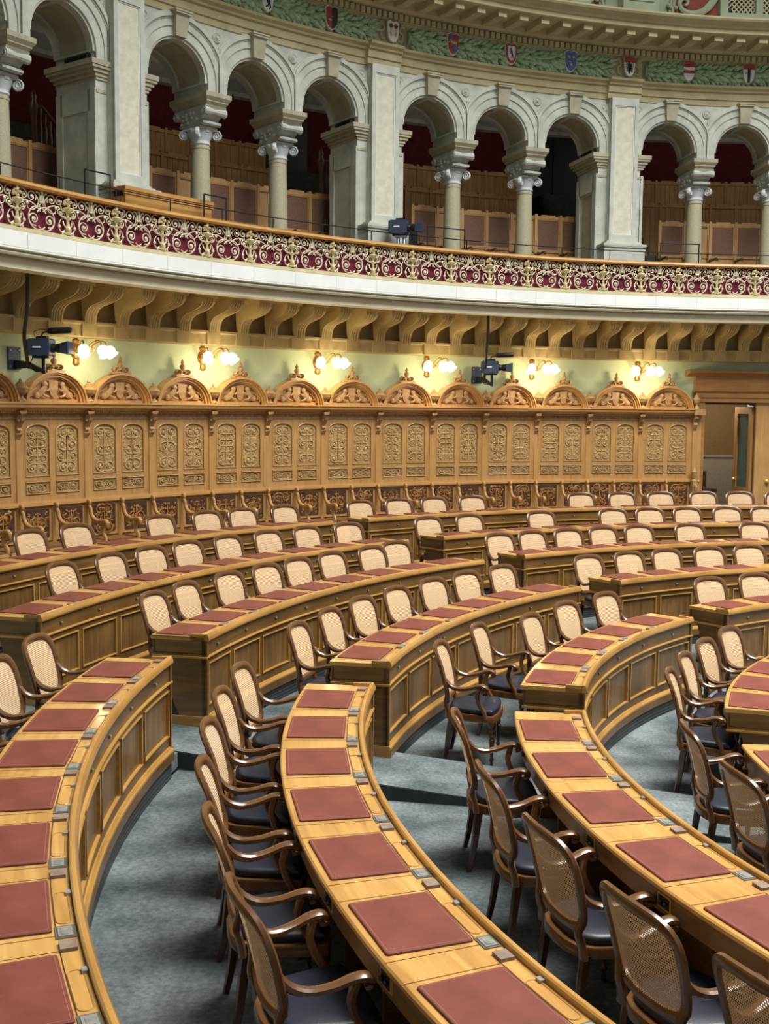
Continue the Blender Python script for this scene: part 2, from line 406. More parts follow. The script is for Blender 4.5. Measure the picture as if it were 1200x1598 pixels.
def build_desk(sec, row, ahi, alo, seats):
    r, zt, zf = R[row], ZR[row], FL[row]
    mid = (ahi+alo)/2
    root = thing('curved_bench_desk', 'long curved bench desk with panelled front, %s, %s' % (ROWN[row], SECT[sec]), 'desk', P(r+.25, mid, zf), 0, 'curved bench desks')
    W = dict(parent=root, world=True)
    near = sec in 'AB'
    n = max(6, int((ahi-alo)*1.4))
    mb = MB(); mb.sweep([(r+.03, zt-.062), (r+.497, zt-.062), (r+.507, zt-.052), (r+.507, zt-.036), (r+.499, zt-.028), (r+.03, zt-.028)], alo, ahi, n); mk('worktop', mb, M['top'], **W)
    mb = MB(); mb.sweep([(r-.004, zt-.064), (r-.014, zt-.05), (r-.014, zt-.03), (r-.006, zt-.012), (r, zt-.002), (r+.006, zt), (r+.02, zt), (r+.027, zt-.006), (r+.03, zt-.064)], alo, ahi, n)
    for a in (alo, ahi):      # the lip turns the corner at each end
        da = math.degrees(.025/r); b0, b1 = (a, a+da) if a == alo else (a-da, a)
        mb.abox(r+.02, r+.15, zt-.064, zt-.003, b0, b1, 1)
    mk('rim', mb, M['rim'], **W)
    mb = MB(); mb.abox(r+.012, r+.04, zt-.19, zt-.06, alo, ahi, n); mb.abox(r+.03, r+.05, zf, zt-.06, alo, ahi, n)
    mb.abox(r+.014, r+.032, zt-.25, zt-.19, alo, ahi, n); mb.abox(r+.014, r+.032, zf+.09, zt-.615, alo, ahi, n)
    bounds = [alo if sec != 'A' and False else None]
    s = sorted(seats); pitch = abs(seats[1]-seats[0])
    edges = [alo]+[(p+q)/2 for p, q in zip(s, s[1:])]+[ahi]
    hwid = math.degrees(.032/r)
    for k, e in enumerate(edges):
        a0 = e if k == 0 else e-hwid; a1 = e if k == len(edges)-1 else e+hwid
        if k == 0: a1 = e+hwid*1.6
        if k == len(edges)-1: a0 = e-hwid*1.6
        mb.abox(r+.014, r+.032, zt-.63, zt-.24, a0, a1, 1)
    mk('front_frame', mb, M['front'], **W)
    mb = MB()
    mb.sweep([(r+.014, zt-.188), (r-.006, zt-.192), (r-.008, zt-.2), (r+.004, zt-.21), (r+.014, zt-.214)], alo, ahi, n)
    mb.sweep([(r+.03, zf+.112), (r+.004, zf+.108), (r-.006, zf+.09), (r-.014, zf+.084), (r-.016, zf+.07), (r+.03, zf+.07)], alo, ahi, n)
    mk('front_moulding', mb, M['mould'], **W)
    mb = MB(); mb.abox(r-.018, r+.05, zf, zf+.072, alo, ahi, n); mk('plinth', mb, M['front'], **W)
    for k in range(len(edges)-1):
        a0 = edges[k]+(hwid*1.6 if k == 0 else hwid); a1 = edges[k+1]-(hwid*1.6 if k == len(edges)-2 else hwid)
        z0, z1 = zt-.615, zt-.25; q = math.degrees(.016/r)
        mb = MB(); mb.abox(r+.024, r+.031, z0, z1, a0, a1, 4); pn = mk('front_panel', mb, M['panel'], **W)
        mb = MB()
        pr = lambda zz: [(r+.03, zz-.009), (r+.012, zz-.009), (r+.002, zz-.002), (r+.004, zz+.006), (r+.03, zz+.009)]
        mb.sweep(pr(z0+.009), a0, a1, 4); mb.sweep(pr(z1-.009), a0, a1, 4)
        mb.abox(r+.004, r+.03, z0, z1, a0, a0+q, 1); mb.abox(r+.004, r+.03, z0, z1, a1-q, a1, 1)
        mk('panel_moulding', mb, M['mould'], pn, True)
    for a in seats:
        dq = math.degrees(.011/r)
        mb = MB(); mb.abox(r+.002, r+.014, zt-.135, zt-.118, a-dq*1.6, a+dq*1.6, 1); lk = mk('lock', mb, M['metal_d'], **W)
        mb = MB(); mb.abox(r-.001, r+.003, zt-.131, zt-.122, a-dq*1.0, a+dq*.5, 1); mk('tag', mb, M['green'] if sec != 'A' or True else M['white'], lk, True)
    # end boards with their cut-out
    for a, nm in ((alo, 0), (ahi, 1)):
        t = math.degrees(.035/r); a0, a1 = (a, a+t) if nm == 0 else (a-t, a)
        pf = [(r, zf), (r, zt-.06), (r+.485, zt-.06), (r+.485, zt-.185), (r+.41, zt-.195), (r+.375, zt-.24), (r+.35, zt-.33), (r+.31, zt-.45), (r+.315, zt-.55), (r+.285, zt-.63), (r+.25, zt-.69), (r+.30, zt-.735), (r+.31, zf)]
        mb = MB(); mb.sweep(pf, a0, a1, 1); e = mk('end_board', mb, M['front'], **W)
        x = math.degrees(.012/r); b0, b1 = (a-x, a) if nm == 0 else (a, a+x)
        mb = MB(); mb.abox(r-.004, r+.49, zt-.208, zt-.192, b0, b1, 1); mb.abox(r-.012, r+.315, zf, zf+.075, b0, b1, 1); mb.abox(r-.008, r+.31, zf+.075, zf+.1, b0, b1, 1)
        mk('end_moulding', mb, M['mould'], e, True)
    mb = MB(); mb.abox(r+.462, r+.478, zt-.175, zt-.062, alo, ahi, n); mb.abox(r+.05, r+.47, zt-.175, zt-.165, alo, ahi, n); mk('apron', mb, M['front'], **W)
    for e in edges[1:-1]:
        t = math.degrees(.012/r)
        mb = MB(); mb.sweep([(r+.05, zf), (r+.05, zt-.17), (r+.46, zt-.17), (r+.33, zt-.25), (r+.27, zt-.45), (r+.27, zf)], e-t, e+t, 1); mk('knee_divider', mb, M['front'], **W)
    if sec == 'C': return root
    zs = zt-.028
    # lid seams
    mb = MB(); t = math.degrees(.0016/r)
    for a in seats:
        h = math.degrees(.27/(r+.3))
        for e in (a-h, a+h): mb.abox(r+.104, r+.5, zs-.004, zs+.0012, e-t, e+t, 1)
        mb.abox(r+.1, r+.1045, zs-.004, zs+.0012, a-h, a+h, 6)
    mk('lid_seam', mb, M['chair_d'], **W)
    for k, a in enumerate(seats):
        b = a+.375*pitch; c = a+.56*pitch; h = math.degrees(1/(r+.06))
        if b < ahi-.4:
            mb = MB(); mb.abox(r+.036, r+.108, zs, zs+.004, b-.05*h, b+.05*h, 2); pl = mk('inkwell_cover', mb, M['metal_d'], **W)
            mb = MB(); mb.abox(r+.046, r+.098, zs+.003, zs+.007, b-.038*h, b+.038*h, 2); mb.abox(r+.058, r+.086, zs+.006, zs+.009, b-.026*h, b+.026*h, 2); mk('cover_plate', mb, M['metal'], pl, True)
        if c < ahi-.3:
            mb = MB(); mb.abox(r+.042, r+.102, zs, zs+.014, c-.034*h, c+.034*h, 1); mk('wooden_block', mb, M['block'], **W)
        if k == 0 and sec == 'A':
            mb = MB(); cc = a-.44*pitch; mb.abox(r+.042, r+.102, zs, zs+.014, cc-.034*h, cc+.034*h, 1); mk('wooden_block', mb, M['block'], **W)
        # pen tray: a rounded groove outlined by a fine bead
        a0, a1 = a-.13*pitch, a+.22*pitch; pts = []
        rc, hr = r+.07, .027
        for q in range(9):
            w = math.pi/2+math.pi*q/8; pts.append(P(rc+hr*math.sin(w), a0-hr*-math.cos(w)*h, zs+.001))
        for q in range(9):
            w = -math.pi/2+math.pi*q/8; pts.append(P(rc+hr*math.sin(w), a1+hr*math.cos(w)*h, zs+.001))
        mb = MB(); mb.tube(pts, .005, .004, 5, closed=True); ty = mk('pen_tray', mb, M['rim'], **W)
        mb = MB(); mb.abox(r+.03, r+.05, zs, zs+.012, a0-.02*h, a0+.012*h, 1); mk('clip', mb, M['metal'], ty, True)
        if sec == 'A':
            g = a+.33*pitch; h2 = math.degrees(1/(r+.48))
            mb = MB(); mb.abox(r+.478, r+.484, zt-.15, zt-.078, g-.055*h2, g+.055*h2, 2); so = mk('control_plate', mb, M['brass'], **W)
            mb = MB(); mb.abox(r+.483, r+.487, zt-.14, zt-.088, g-.042*h2, g+.042*h2, 2)
            for e in (-.02, .02): mb.blob(P(r+.492, g+e*h2, zt-.114), .012, 8, 4)
            mk('knobs', mb, M['black'], so, True)
    return root
for (sec, row), (ahi, alo, seats) in DESK.items():
    build_desk(sec, row, ahi, alo, seats)
    # perforated grille in the step under each desk
    mb = MB(); mb.abox(R[row]+.002, R[row]+.019, FL[row+1]+.004, FL[row]-.006, alo+.1, ahi-.1)
    tag(mk('vent_grille', mb, M['grille']), 'dark perforated vent grille under the bench desk, %s, %s' % (ROWN[row], SECT[sec]), 'grille', 'vent grilles under the desks')

# ------------------------------------------------------------------ leather desk pads
def rrect(w, h, r, k=4):
    o = []
    for cx, cy, a0 in ((w/2-r, h/2-r, 0), (-w/2+r, h/2-r, 90), (-w/2+r, -h/2+r, 180), (w/2-r, -h/2+r, 270)):
        for i in range(k+1): a = RAD(a0+90*i/k); o.append((cx+r*math.cos(a), cy+r*math.sin(a)))
    return o
pad0 = thing('desk_pad', '', 'desk pad', group='leather desk pads')
mb = MB(); a = rrect(.465, .36, .012); b = rrect(.459, .354, .01)
mb.loft([[(x, y, 0) for x, y in a], [(x, y, .006) for x, y in a], [(x, y, .009) for x, y in b]]); mk('leather_sheet', mb, M['pad'], pad0)
mb = MB(); mb.tube([(x, y, .009) for x, y in rrect(.441, .336, .008)], .003, .0018, 4, closed=True); mk('stitching', mb, M['piping'], pad0)
mb = MB(); mb.tube([(-.2+.009*math.cos(q), .145+.007*math.sin(q), .0093) for q in [RAD(40+w*26) for w in range(10)]], .003, .0016, 4); mk('stamp', mb, M['piping'], pad0)
mb = MB(); mb.loft([[(x*1.004, y*1.004, -.0005) for x, y in a], [(x*1.004, y*1.004, .003) for x, y in a]]); mk('pad_backing', mb, M['pad_d'], pad0)
first = True
SIDE = {'A': 'nearer', 'B': 'nearer', 'C': 'left'}
def seatwords(sec, k):
    return {'A': '%s from near aisle', 'B': '%s from near aisle', 'C': '%s from far aisle'}[sec] % ORD[k]
for (sec, row), (ahi, alo, seats) in DESK.items():
    for k, a in enumerate(seats):
        if sec == 'C' and row > 3 and k > 3: continue
        lab = 'red-brown leather desk pad, %s, %s, %s' % (seatwords(sec, k), ROWN[row], SECT[sec])
        loc = P(R[row]+.292, a, ZR[row]-.0265); rz = RAD(a-90+random.uniform(-.7, .7))
        if first: pad0.location = loc; pad0.rotation_euler = (0, 0, rz); pad0['label'] = lab; first = False
        else: dup(pad0, loc, rz, lab)

# ------------------------------------------------------------------ cane-back armchairs
def yb(z, x=0.0):        # rake and curve of the chair back
    t = (z-.43)/.53
    return -.195-.135*t*(.55+.45*t)+.035*(x/.24)**2-.02
ch0 = thing('armchair', '', 'chair', group='cane-back armchairs')
half = [(.0, .958), (.10, .955), (.18, .943), (.228, .912), (.249, .855), (.25, .78), (.244, .70), (.234, .62), (.214, .56), (.165, .528), (.08, .52)]
loop = [(x, z) for x, z in half]+[(0, .52)]+[(-x, z) for x, z in half[:0:-1]]
lp = smoothpath([(x, yb(z, x), z) for x, z in loop], 3, True)
wd = []
for p in lp: wd.append(.056 if p.z > .85 else .05)
mb = MB(); mb.tube(lp, wd, .036, 8, up=(0, 1, .15), closed=True, sq=.75)
for s in (1, -1):
    st = smoothpath([(s*.244, yb(.70, .244), .70), (s*.23, yb(.6, .23), .60), (s*.208, -.225, .52), (s*.213, -.205, .44), (s*.218, -.2, .39)], 3)
    mb.tube(st, lerpl([.04, .046, .05, .06, .068], len(st)), .038, 8, up=(0, 1, .1), sq=.75)
mk('backrest', mb, M['chair'], ch0)
mb = MB(); NU = 9
lp2 = [(x*.915, z) for x, z in half]
def hw_at(z):
    pts = sorted([(zz, xx) for xx, zz in half]); 
    for (z0, x0), (z1, x1) in zip(pts, pts[1:]):
        if z0 <= z <= z1 and z1 > z0: return x0+(x1-x0)*(z-z0)/(z1-z0)
    return .05
vs = []; fs = []; uvs = []; rows = 16
for j in range(rows+1):
    z = .532+(.942-.532)*j/rows; w = hw_at(z)-.008
    for i in range(NU+1):
        x = -w+2*w*i/NU; vs.append((x, yb(z, x)-.002, z))
for j in range(rows):
    for i in range(NU):
        q = (j*(NU+1)+i, j*(NU+1)+i+1, (j+1)*(NU+1)+i+1, (j+1)*(NU+1)+i); fs.append(q)
        uvs.append([(vs[k][0], vs[k][2]) for k in q])
mb.add(vs, fs, uvs); mk('cane_panel', mb, M['cane'], ch0, ang=80)
for s in (1, -1):
    ap = smoothpath([(s*.236, yb(.7, .236)-.004, .725), (s*.24, yb(.66, .23)+.035, .672), (s*.252, -.12, .648), (s*.268, -.03, .66), (s*.276, .04, .682), (s*.279, .088, .686), (s*.28, .114, .672), (s*.279, .112, .65), (s*.277, .092, .645)], 4)
    mb = MB(); mb.tube(ap, lerpl([.034, .042, .048, .054, .06, .062, .058, .05, .04], len(ap)), lerpl([.034, .04, .036, .034, .036, .038, .038, .034, .026], len(ap)), 8, up=(0, 0, 1), sq=.8)
    arm = mk('armrest', mb, M['chair'], ch0)
    sp_ = smoothpath([(s*.276, .062, .672), (s*.272, .048, .63), (s*.267, .042, .585), (s*.262, .062, .525), (s*.258, .098, .465), (s*.256, .112, .41)], 3)
    mb = MB(); mb.tube(sp_, .036, lerpl([.054, .046, .042, .046, .054, .06], len(sp_)), 8, up=(1, 0, 0), sq=.75); mk('arm_support', mb, M['chair'], arm)
so = [(0, .222), (.1, .218), (.2, .205), (.272, .18), (.278, .165), (.268, .06), (.25, -.06), (.228, -.15), (.18, -.215), (.1, -.245), (0, -.25)]
out_ = so+[(-x, y) for x, y in so[-2:0:-1]]
mb = MB(); mb.loft([[(x*.94, y*.94, .375) for x, y in out_], [(x, y, .385) for x, y in out_], [(x, y, .425) for x, y in out_], [(x*.98, y*.98, .437) for x, y in out_], [(x*.8, y*.8, .437) for x, y in out_]])
mk('seat_frame', mb, M['chair'], ch0)
cu = smoothpath([(x*.9, y*.88+.008, 0) for x, y in out_], 2, True)
mb = MB(); rings = []
for k_, z in ((.96, .436), (1.0, .446), (1.0, .465), (.97, .477), (.88, .484), (.6, .489), (.2, .491)):
    rings.append([(p.x*k_, p.y*k_, z) for p in cu])
mb.loft(rings); mk('seat_cushion', mb, M['seat'], ch0, ang=60)
for s in (1, -1):
    mb = MB(); mb.lathe([(.012, 0), (.016, .01), (.013, .03), (.011, .05), (.018, .062), (.018, .075), (.012, .085), (.015, .12), (.021, .2), (.024, .235), (.016, .245), (.024, .258), (.022, .275), (.015, .285), (.024, .3), (.026, .315), (.02, .33), (.03, .345), (.03, .39)], 10, s*.235, .165, 0)
    mk('leg', mb, M['chair_d'], ch0)
    rl = smoothpath([(s*.198, -.18, .40), (s*.2, -.195, .28), (s*.204, -.215, .12), (s*.208, -.24, 0)], 3)
    mb = MB(); mb.tube(rl, lerpl([.054, .05, .042, .034], len(rl)), lerpl([.054, .05, .042, .034], len(rl)), 6, up=(0, 1, 0), sq=.6); mk('leg', mb, M['chair_d'], ch0)

CHAIRS = {  # measured angles, ordered from the nearer aisle; optional extra distance from the desk
 ('A', 3): [174.56, 178.71, 182.7, 186.6], ('A', 4): [175.42, 180.1, 185.05, 190.0, 194.86, 200.22], ('A', 5): [180.5, 189.37, 196.08, 202.83, 208.47], ('A', 6): [178.25, 187.4, 196.2],
 ('B', 6): [161.74, 154.76, 147.53, 140.18], ('B', 5): [(163.09, .33), (156.28, .26), 150.79, 144.13, 137.54], ('B', 4): [164.53, 159.64, 154.98, 150.16, 145.4, 140.9, 136.1],
 ('B', 3): [162.89, 159.33, 155.11, 151.16, 147.79, 144.0, 139.9, (136.6, .12)], ('B', 2): [159.41, 155.4, 152.13, 148.9, 145.29, 141.8, 138.17, 134.53], ('B', 1): [154.23, 150.86, 144.46, 140.85, 138.0, 134.5],
 ('C', 1): [128.2, 124.9, 121.8, 118.6, 109.2, 105.7, 102.4, 98.8, 95.8, 92.6], ('C', 2): [127.1, 123.3, 116.7, 110.1, 106.7, 103.3, 99.8, 96.5, 93.2], ('C', 3): [126.7, 123.3, 119.6, 116.0, 112.5, 107.5, 101.3],
 ('C', 4): [125.9, 121.0, 116.7, 112.1, 107.6], ('C', 5): [122.6, 116.4]}
first = True
for (sec, row), lst in CHAIRS.items():
    for k, a in enumerate(lst):
        ex = 0
        if isinstance(a, tuple): a, ex = a
        rr = R[row]+.605+ex+random.uniform(-.015, .015)
        if sec == 'A': rr += .02
        if sec == 'C': rr -= .03
        st_ = 'pulled back from' if ex > .2 else 'tucked in at'
        lab = '%swalnut cane-back armchair, %s from %s aisle, %s, %s' % ('pulled-back ' if ex > .2 else '', ORD[k], 'far' if sec == 'C' else 'near', ROWN[row], SECT[sec])
        rz = RAD(a+90+random.uniform(-2.5, 2.5)+(6 if ex > .2 else 0))
        if first: ch0.location = P(rr, a, FL[row]); ch0.rotation_euler = (0, 0, rz); ch0['label'] = lab; first = False
        else: dup(ch0, P(rr, a, FL[row]), rz, lab)

# ------------------------------------------------------------------ relief carving generator
def carving(w, h, seed, y=0.0, d=.012, tiers=4, thick=.012, stem=True, leaves=0):
    """plant-like relief with mirrored scrolls; drawn in the x/z plane, origin at bottom centre, raised towards -y"""
    rg = random.Random(seed); mb = MB()
    if stem: mb.tube([(0, y, 0), (0, y-d, h*.1), (0, y-d, h*.8), (0, y, h*.92)], [thick*1.8, thick*1.5, thick, thick*.5], d*1.6, 5, up=(0, 1, 0))
    for t in range(tiers):
        zc = h*(.12+.76*t/max(1, tiers-1)) if tiers > 1 else h*.5
        r = min(w*.24, h*.5/tiers)*rg.uniform(.8, 1.1); cx = w*.5-r*1.15-rg.uniform(0, w*.06); up = rg.choice([1, -1])
        for s in (1, -1):
            pts = [(0, y-d*.5, zc-up*r*.9), (s*cx*.5, y-d, zc-up*r*1.05)]+[(s*p[0], y-d, p[2]) for p in spiral(cx, zc, r, r*.2, 1.35, -up*math.pi/2, up, 12)]
            mb.tube(smoothpath(pts, 1), lerpl([thick*1.3, thick, thick*.6], len(smoothpath(pts, 1))), d*1.5, 5, up=(0, 1, 0))
            mb.blob((s*cx, y-d*.6, zc), (r*.3, d, r*.3), 7, 3)
            for q in range(3):
                a = rg.uniform(0, 6.28); rr = r*rg.uniform(.9, 1.15)
                mb.M = Matrix.Translation((s*(cx+rr*math.cos(a)), y, zc+rr*math.sin(a))) @ Matrix.Rotation(-a*s if s > 0 else a+math.pi, 4, 'Y')
                mb.blob((0, 0, 0), (r*.36, d*.9, r*.16), 6, 3); mb.M = None
    for q in range(leaves):
        lx, lz = rg.uniform(.02, w*.47), rg.uniform(h*.04, h*.96); la = rg.uniform(0, 3.14); ls = rg.uniform(.6, 1.2)*min(w, h)*.085
        for s in (1, -1):
            mb.M = Matrix.Translation((s*lx, y, lz)) @ Matrix.Rotation(s*la, 4, 'Y'); mb.blob((0, 0, 0), (ls, d*.75, ls*.42), 6, 3); mb.M = None
    for q in range(3):
        a = rg.uniform(-.5, .5)
        mb.blob(((q-1)*w*.09, y-d*.5, h*.93-abs(q-1)*h*.03), (w*.05, d, h*.045), 7, 3)
    return mb

# ------------------------------------------------------------------ back wall, stalls
mb = MB(); mb.abox(14.93, 15.1, FL[1], 4.2, 96.2, 205, 60); mb.abox(14.93, 15.1, 3.24, 4.2, 91.3, 96.2, 3); mb.abox(14.93, 15.1, FL[1], 4.2, 79, 91.3, 8)
struct(mk('wall_back', mb, M['wallg']))
mb = MB(); mb.sweep([(14.72, 4.01), (14.70, 4.03), (14.70, 4.18), (14.68, 4.20), (15.0, 4.20), (15.0, 4.01)], 79, 205, 70)
tb = struct(mk('trim_1', mb, M['stone_c']))
mb = MB()
for k in range(-5, 30):
    a = 150.57-2.30*k+.009*k*k
    for da in (-.18, .18): mb.abox(14.695, 14.703, 4.08, 4.13, a+da-.05, a+da+.05, 1)
mk('slot', mb, M['iron'], tb)

EDG = [161.5, 157.0, 152.5, 148.0, 143.5, 139.0, 134.65, 130.42, 126.1, 121.8, 117.5, 113.3, 109.1, 104.95, 100.78, 96.62]
TZ = Matrix.Translation((0, 0, -FL[1]))
def stall_template():
    root = thing('choir_stall', '', 'choir stall', group='carved choir stalls along the curved wall')
    W = .555
    def N():
        m = MB(); m.M = TZ; return m
    def S():
        m = MB(); m.M = TZ; return m
    mb = N(); mb.box(-W, W, .03, .06, FL[1], 3.02); mk('back_board', mb, M['oak'], root)
    # framework around the panels
    mb = N()
    for x0, x1 in ((-W, -.44), (-.045, .045), (.44, W)): mb.box(x0, x1, .005, .035, 1.72, 2.9)
    for z0, z1 in ((1.72, 1.84), (2.03, 2.09), (2.83, 2.9)): mb.box(-.45, .45, .008, .035, z0, z1)
    for xc in (-.243, .243):      # arched spandrel of the tall panels
        top = [(xc-.198, 2.84), (xc+.198, 2.84)]+[(xc+.198*math.cos(RAD(q)), 2.70+.11*math.sin(RAD(q))) for q in range(0, 181, 15)]
        mb.prism_xz(top, .01, .034)
    mk('framework', mb, M['oak'], root)
    mb = N()
    mb.box(-W, W, -.03, .04, 1.69, 1.725); mb.box(-W, W, -.018, .04, 1.725, 1.75)
    for xc in (-.243, .243):
        pts = [(xc-.19, .0, 2.10), (xc-.19, 0, 2.70)]+[(xc-.19*math.cos(RAD(q)), 0, 2.70+.105*math.sin(RAD(q))) for q in range(15, 180, 15)]+[(xc+.19, 0, 2.70), (xc+.19, 0, 2.10)]
        mb.tube(pts, .018, .02, 6, up=(0, 1, 0), closed=True)
        mb.tube([(xc-.19, 0, 1.86), (xc-.19, 0, 2.02), (xc+.19, 0, 2.02), (xc+.19, 0, 1.86)], .016, .018, 6, up=(0, 1, 0), closed=True)
    mk('panel_moulding', mb, M['oak_l'], root)
    for i, xc in enumerate((-.243, .243)):
        mb = N(); mb.box(xc-.195, xc+.195, .018, .032, 2.09, 2.82); cp = mk('carved_panel', mb, M['carve'], root)
        m = carving(.34, .62, 10+i, .018, .009, 5, .012, True, 60); m2 = MB(); m2.M = TZ @ Matrix.Translation((xc, 0, 2.13)); m2.add(m.v, m.f); mk('foliage_relief', m2, M['relief'], cp)
        mb = N(); mb.box(xc-.195, xc+.195, .018, .032, 1.85, 2.03); cp = mk('frieze_panel', mb, M['carve'], root)
        m = carving(.34, .12, 30+i, .018, .010, 1, .009, False, 12)
        for s in (-1, 1):
            for q in (0, 1): m.tube([(p[0], p[1], p[2]) for p in spiral(s*(.03+.05*q), .06, .045, .01, 1.3, q*2.5, s, 9, .012)], .009, .014, 4, up=(0, 1, 0))
        m2 = MB(); m2.M = TZ @ Matrix.Translation((xc, 0, 1.88)); m2.add(m.v, m.f); mk('foliage_relief', m2, M['relief'], cp)
    # cornice
    def prof_x(mb, pr, x0, x1):
        n = len(pr); mb.loft([[(x0, y, z) for y, z in pr], [(x1, y, z) for y, z in pr]])
    mb = N(); prof_x(mb, [(.04, 2.99), (-.07, 2.99), (-.09, 3.01), (-.15, 3.03), (-.16, 3.045), (-.16, 3.07), (-.18, 3.085), (-.18, 3.105), (.06, 3.105)], -W, W); mk('cornice', mb, M['oak_l'], root)
    mb = N(); prof_x(mb, [(.04, 2.87), (0, 2.87), (-.012, 2.885), (-.012, 2.895), (0, 2.9), (0, 2.965), (.04, 2.965)], -W, W)
    for k in range(14): mb.blob((-.44+.88*k/13, 0, 2.932), (.024, .008, .022), 6, 3)
    mk('patterned_frieze', mb, M['relief_o'], root)
    mb = N(); mb.box(-W, W, -.05, .04, 2.955, 2.972)
    for k in range(30): x = -W+.02+k*.0368; mb.box(x, x+.022, -.07, .03, 2.972, 2.992)
    mk('dentils', mb, M['oak_l'], root)
    # scrolled bracket at the left division
    mb = N()
    for dx0, dx1 in ((-W-.035, -W+.035),):
        pr = [(.02, 2.99), (-.13, 2.99), (-.14, 2.95), (-.12, 2.93)]+[(-.09+.042*math.cos(RAD(q)), 2.885+.042*math.sin(RAD(q))) for q in range(60, -200, -30)]+[(-.06, 2.80), (-.035, 2.76)]+[(-.045+.03*math.cos(RAD(q)), 2.70+.03*math.sin(RAD(q))) for q in range(120, -150, -40)]+[(-.02, 2.63), (0, 2.59), (.02, 2.59)]
        mb.loft([[(dx0, y, z) for y, z in pr], [(dx1, y, z) for y, z in pr]])
        mb.lathe([(.012, 0), (.02, .03), (.008, .06)], 8, -W, 0, 2.54)
        mb.box(-W-.05, -W+.05, -.14, .03, 2.955, 2.99)
    mk('bracket', mb, M['relief_o'], root)
    mb = N(); mb.box(-W-.03, -W+.03, -.012, .03, 1.72, 2.6); mk('division_post', mb, M['oak'], root)
    # pediment
    mb = N()
    def ring(ro_, ri_, ry, y0, kz=.86):
        A = [RAD(q) for q in range(0, 181, 9)]
        outr = [(ro_*math.cos(a), 3.1+ro_*kz*math.sin(a)) for a in A]; inr = [(ri_*math.cos(a), 3.1+ri_*kz*math.sin(a)) for a in A]
        rings = [[(o[0], y0, o[1]), (o[0], .05, o[1]), (i[0], .05, i[1]), (i[0], y0, i[1])] for o, i in zip(outr, inr)]
        mb.loft(rings)
    ring(.50, .475, 0, -.13); ring(.485, .45, 0, -.105); ring(.455, .415, 0, -.075); ring(.42, .39, 0, -.04)
    ped = mk('pediment', mb, M['oak_l'], root)
    mb = N(); mb.prism_xz([(.41*math.cos(RAD(q)), 3.1+.355*math.sin(RAD(q))) for q in range(0, 181, 10)], -.005, .03); mb.box(-.42, .42, -.04, .03, 3.1, 3.145); mk('tympanum', mb, M['oak'], ped)
    mb = N()
    mb.prism_xz([(-.075, 3.40), (.075, 3.40), (.07, 3.27), (.045, 3.20), (0, 3.165), (-.045, 3.20), (-.07, 3.27)], -.04, 0)
    for s in (1, -1):     # two seated beasts holding the shield
        mb.tube([(s*.27, -.02, 3.185), (s*.22, -.035, 3.22), (s*.16, -.04, 3.28), (s*.135, -.035, 3.33)], [.09, .11, .09, .06], .05, 7, up=(0, 1, 0))
        mb.blob((s*.14, -.04, 3.35), (.045, .03, .042), 8, 4); mb.blob((s*.112, -.045, 3.345), (.02, .02, .018), 6, 3)
        mb.tube([(s*.16, -.045, 3.28), (s*.11, -.05, 3.26), (s*.075, -.05, 3.29)], .03, .03, 6, up=(0, 1, 0))
        mb.tube([(s*.2, -.045, 3.23), (s*.15, -.05, 3.19), (s*.09, -.05, 3.175)], .035, .03, 6, up=(0, 1, 0))
        mb.blob((s*.27, -.03, 3.2), (.05, .035, .05), 8, 4)
        mb.tube(smoothpath([(s*.3, -.02, 3.2), (s*.36, -.025, 3.19), (s*.34, -.025, 3.25), (s*.28, -.025, 3.29)], 3), .02, .02, 5, up=(0, 1, 0))
    mk('heraldic_carving', mb, M['relief_o'], ped)
    mb = N()
    mb.box(-.15, .15, -.11, .02, 3.515, 3.545)
    for s in (1, -1):
        mb.tube([(s*p[0], -.05, p[2]) for p in spiral(.09, 3.58, .045, .01, 1.3, math.pi, -1, 12)], .024, .09, 6, up=(0, 1, 0))
        mb.blob((s*.04, -.05, 3.585), (.04, .05, .035), 7, 4)
    mb.lathe([(.045, 0), (.05, .02), (.028, .035), (.036, .05), (.045, .075), (.04, .1), (.018, .115), (.022, .125), (.032, .14), (.02, .165), (.01, .18), (.002, .2)], 10, 0, -.05, 3.59)
    mk('crest', mb, M['relief_o'], ped)
    mb = N(); mb.box(-W-.065, -W+.065, -.15, -.02, 3.105, 3.13)
    mb.lathe([(.075, .02), (.055, .045), (.036, .06), (.036, .085), (.07, .11), (.092, .135), (.098, .17), (.105, .175), (.105, .19), (.07, .215), (.045, .26), (.016, .275), (.024, .29), (.005, .32)], 12, -W, -.085, 3.105); mk('urn_finial', mb, M['relief_o'], root)
    # the two seats
    for i, xc in enumerate((-.277, .277)):
        mb = N(); mb.loft([[(xc-.255, .0, 1.2), (xc+.255, .0, 1.2), (xc+.255, .028, 1.2), (xc-.255, .028, 1.2)], [(xc-.25, .015, 1.69), (xc+.25, .015, 1.69), (xc+.25, .028, 1.69), (xc-.25, .028, 1.69)]]); sb = mk('seat_back', mb, M['oak'], root)
        mb = N(); mb.box(xc-.195, xc+.195, -.012, .012, 1.25, 1.645, .012); mk('leather_back', mb, M['leather_b'], sb)
        m = carving(.34, .34, 50+i*3, -.014, .006, 1+i, .02, True, 22); m2 = MB(); m2.M = TZ @ Matrix.Translation((xc, 0, 1.27)); m2.add(m.v, m.f); mk('leather_ornament', m2, M['leather_r'], sb)
        mb = N(); mb.box(xc-.25, xc+.25, -.47, .0, 1.12, 1.155); mb.box(xc-.25, xc+.25, -.46, -.44, FL[1], 1.12); se = mk('seat', mb, M['oak_l'], root)
        mb = N(); mb.box(xc-.22, xc+.22, -.44, -.03, 1.155, 1.185, .01); mk('seat_pad', mb, M['leather_s'], se)
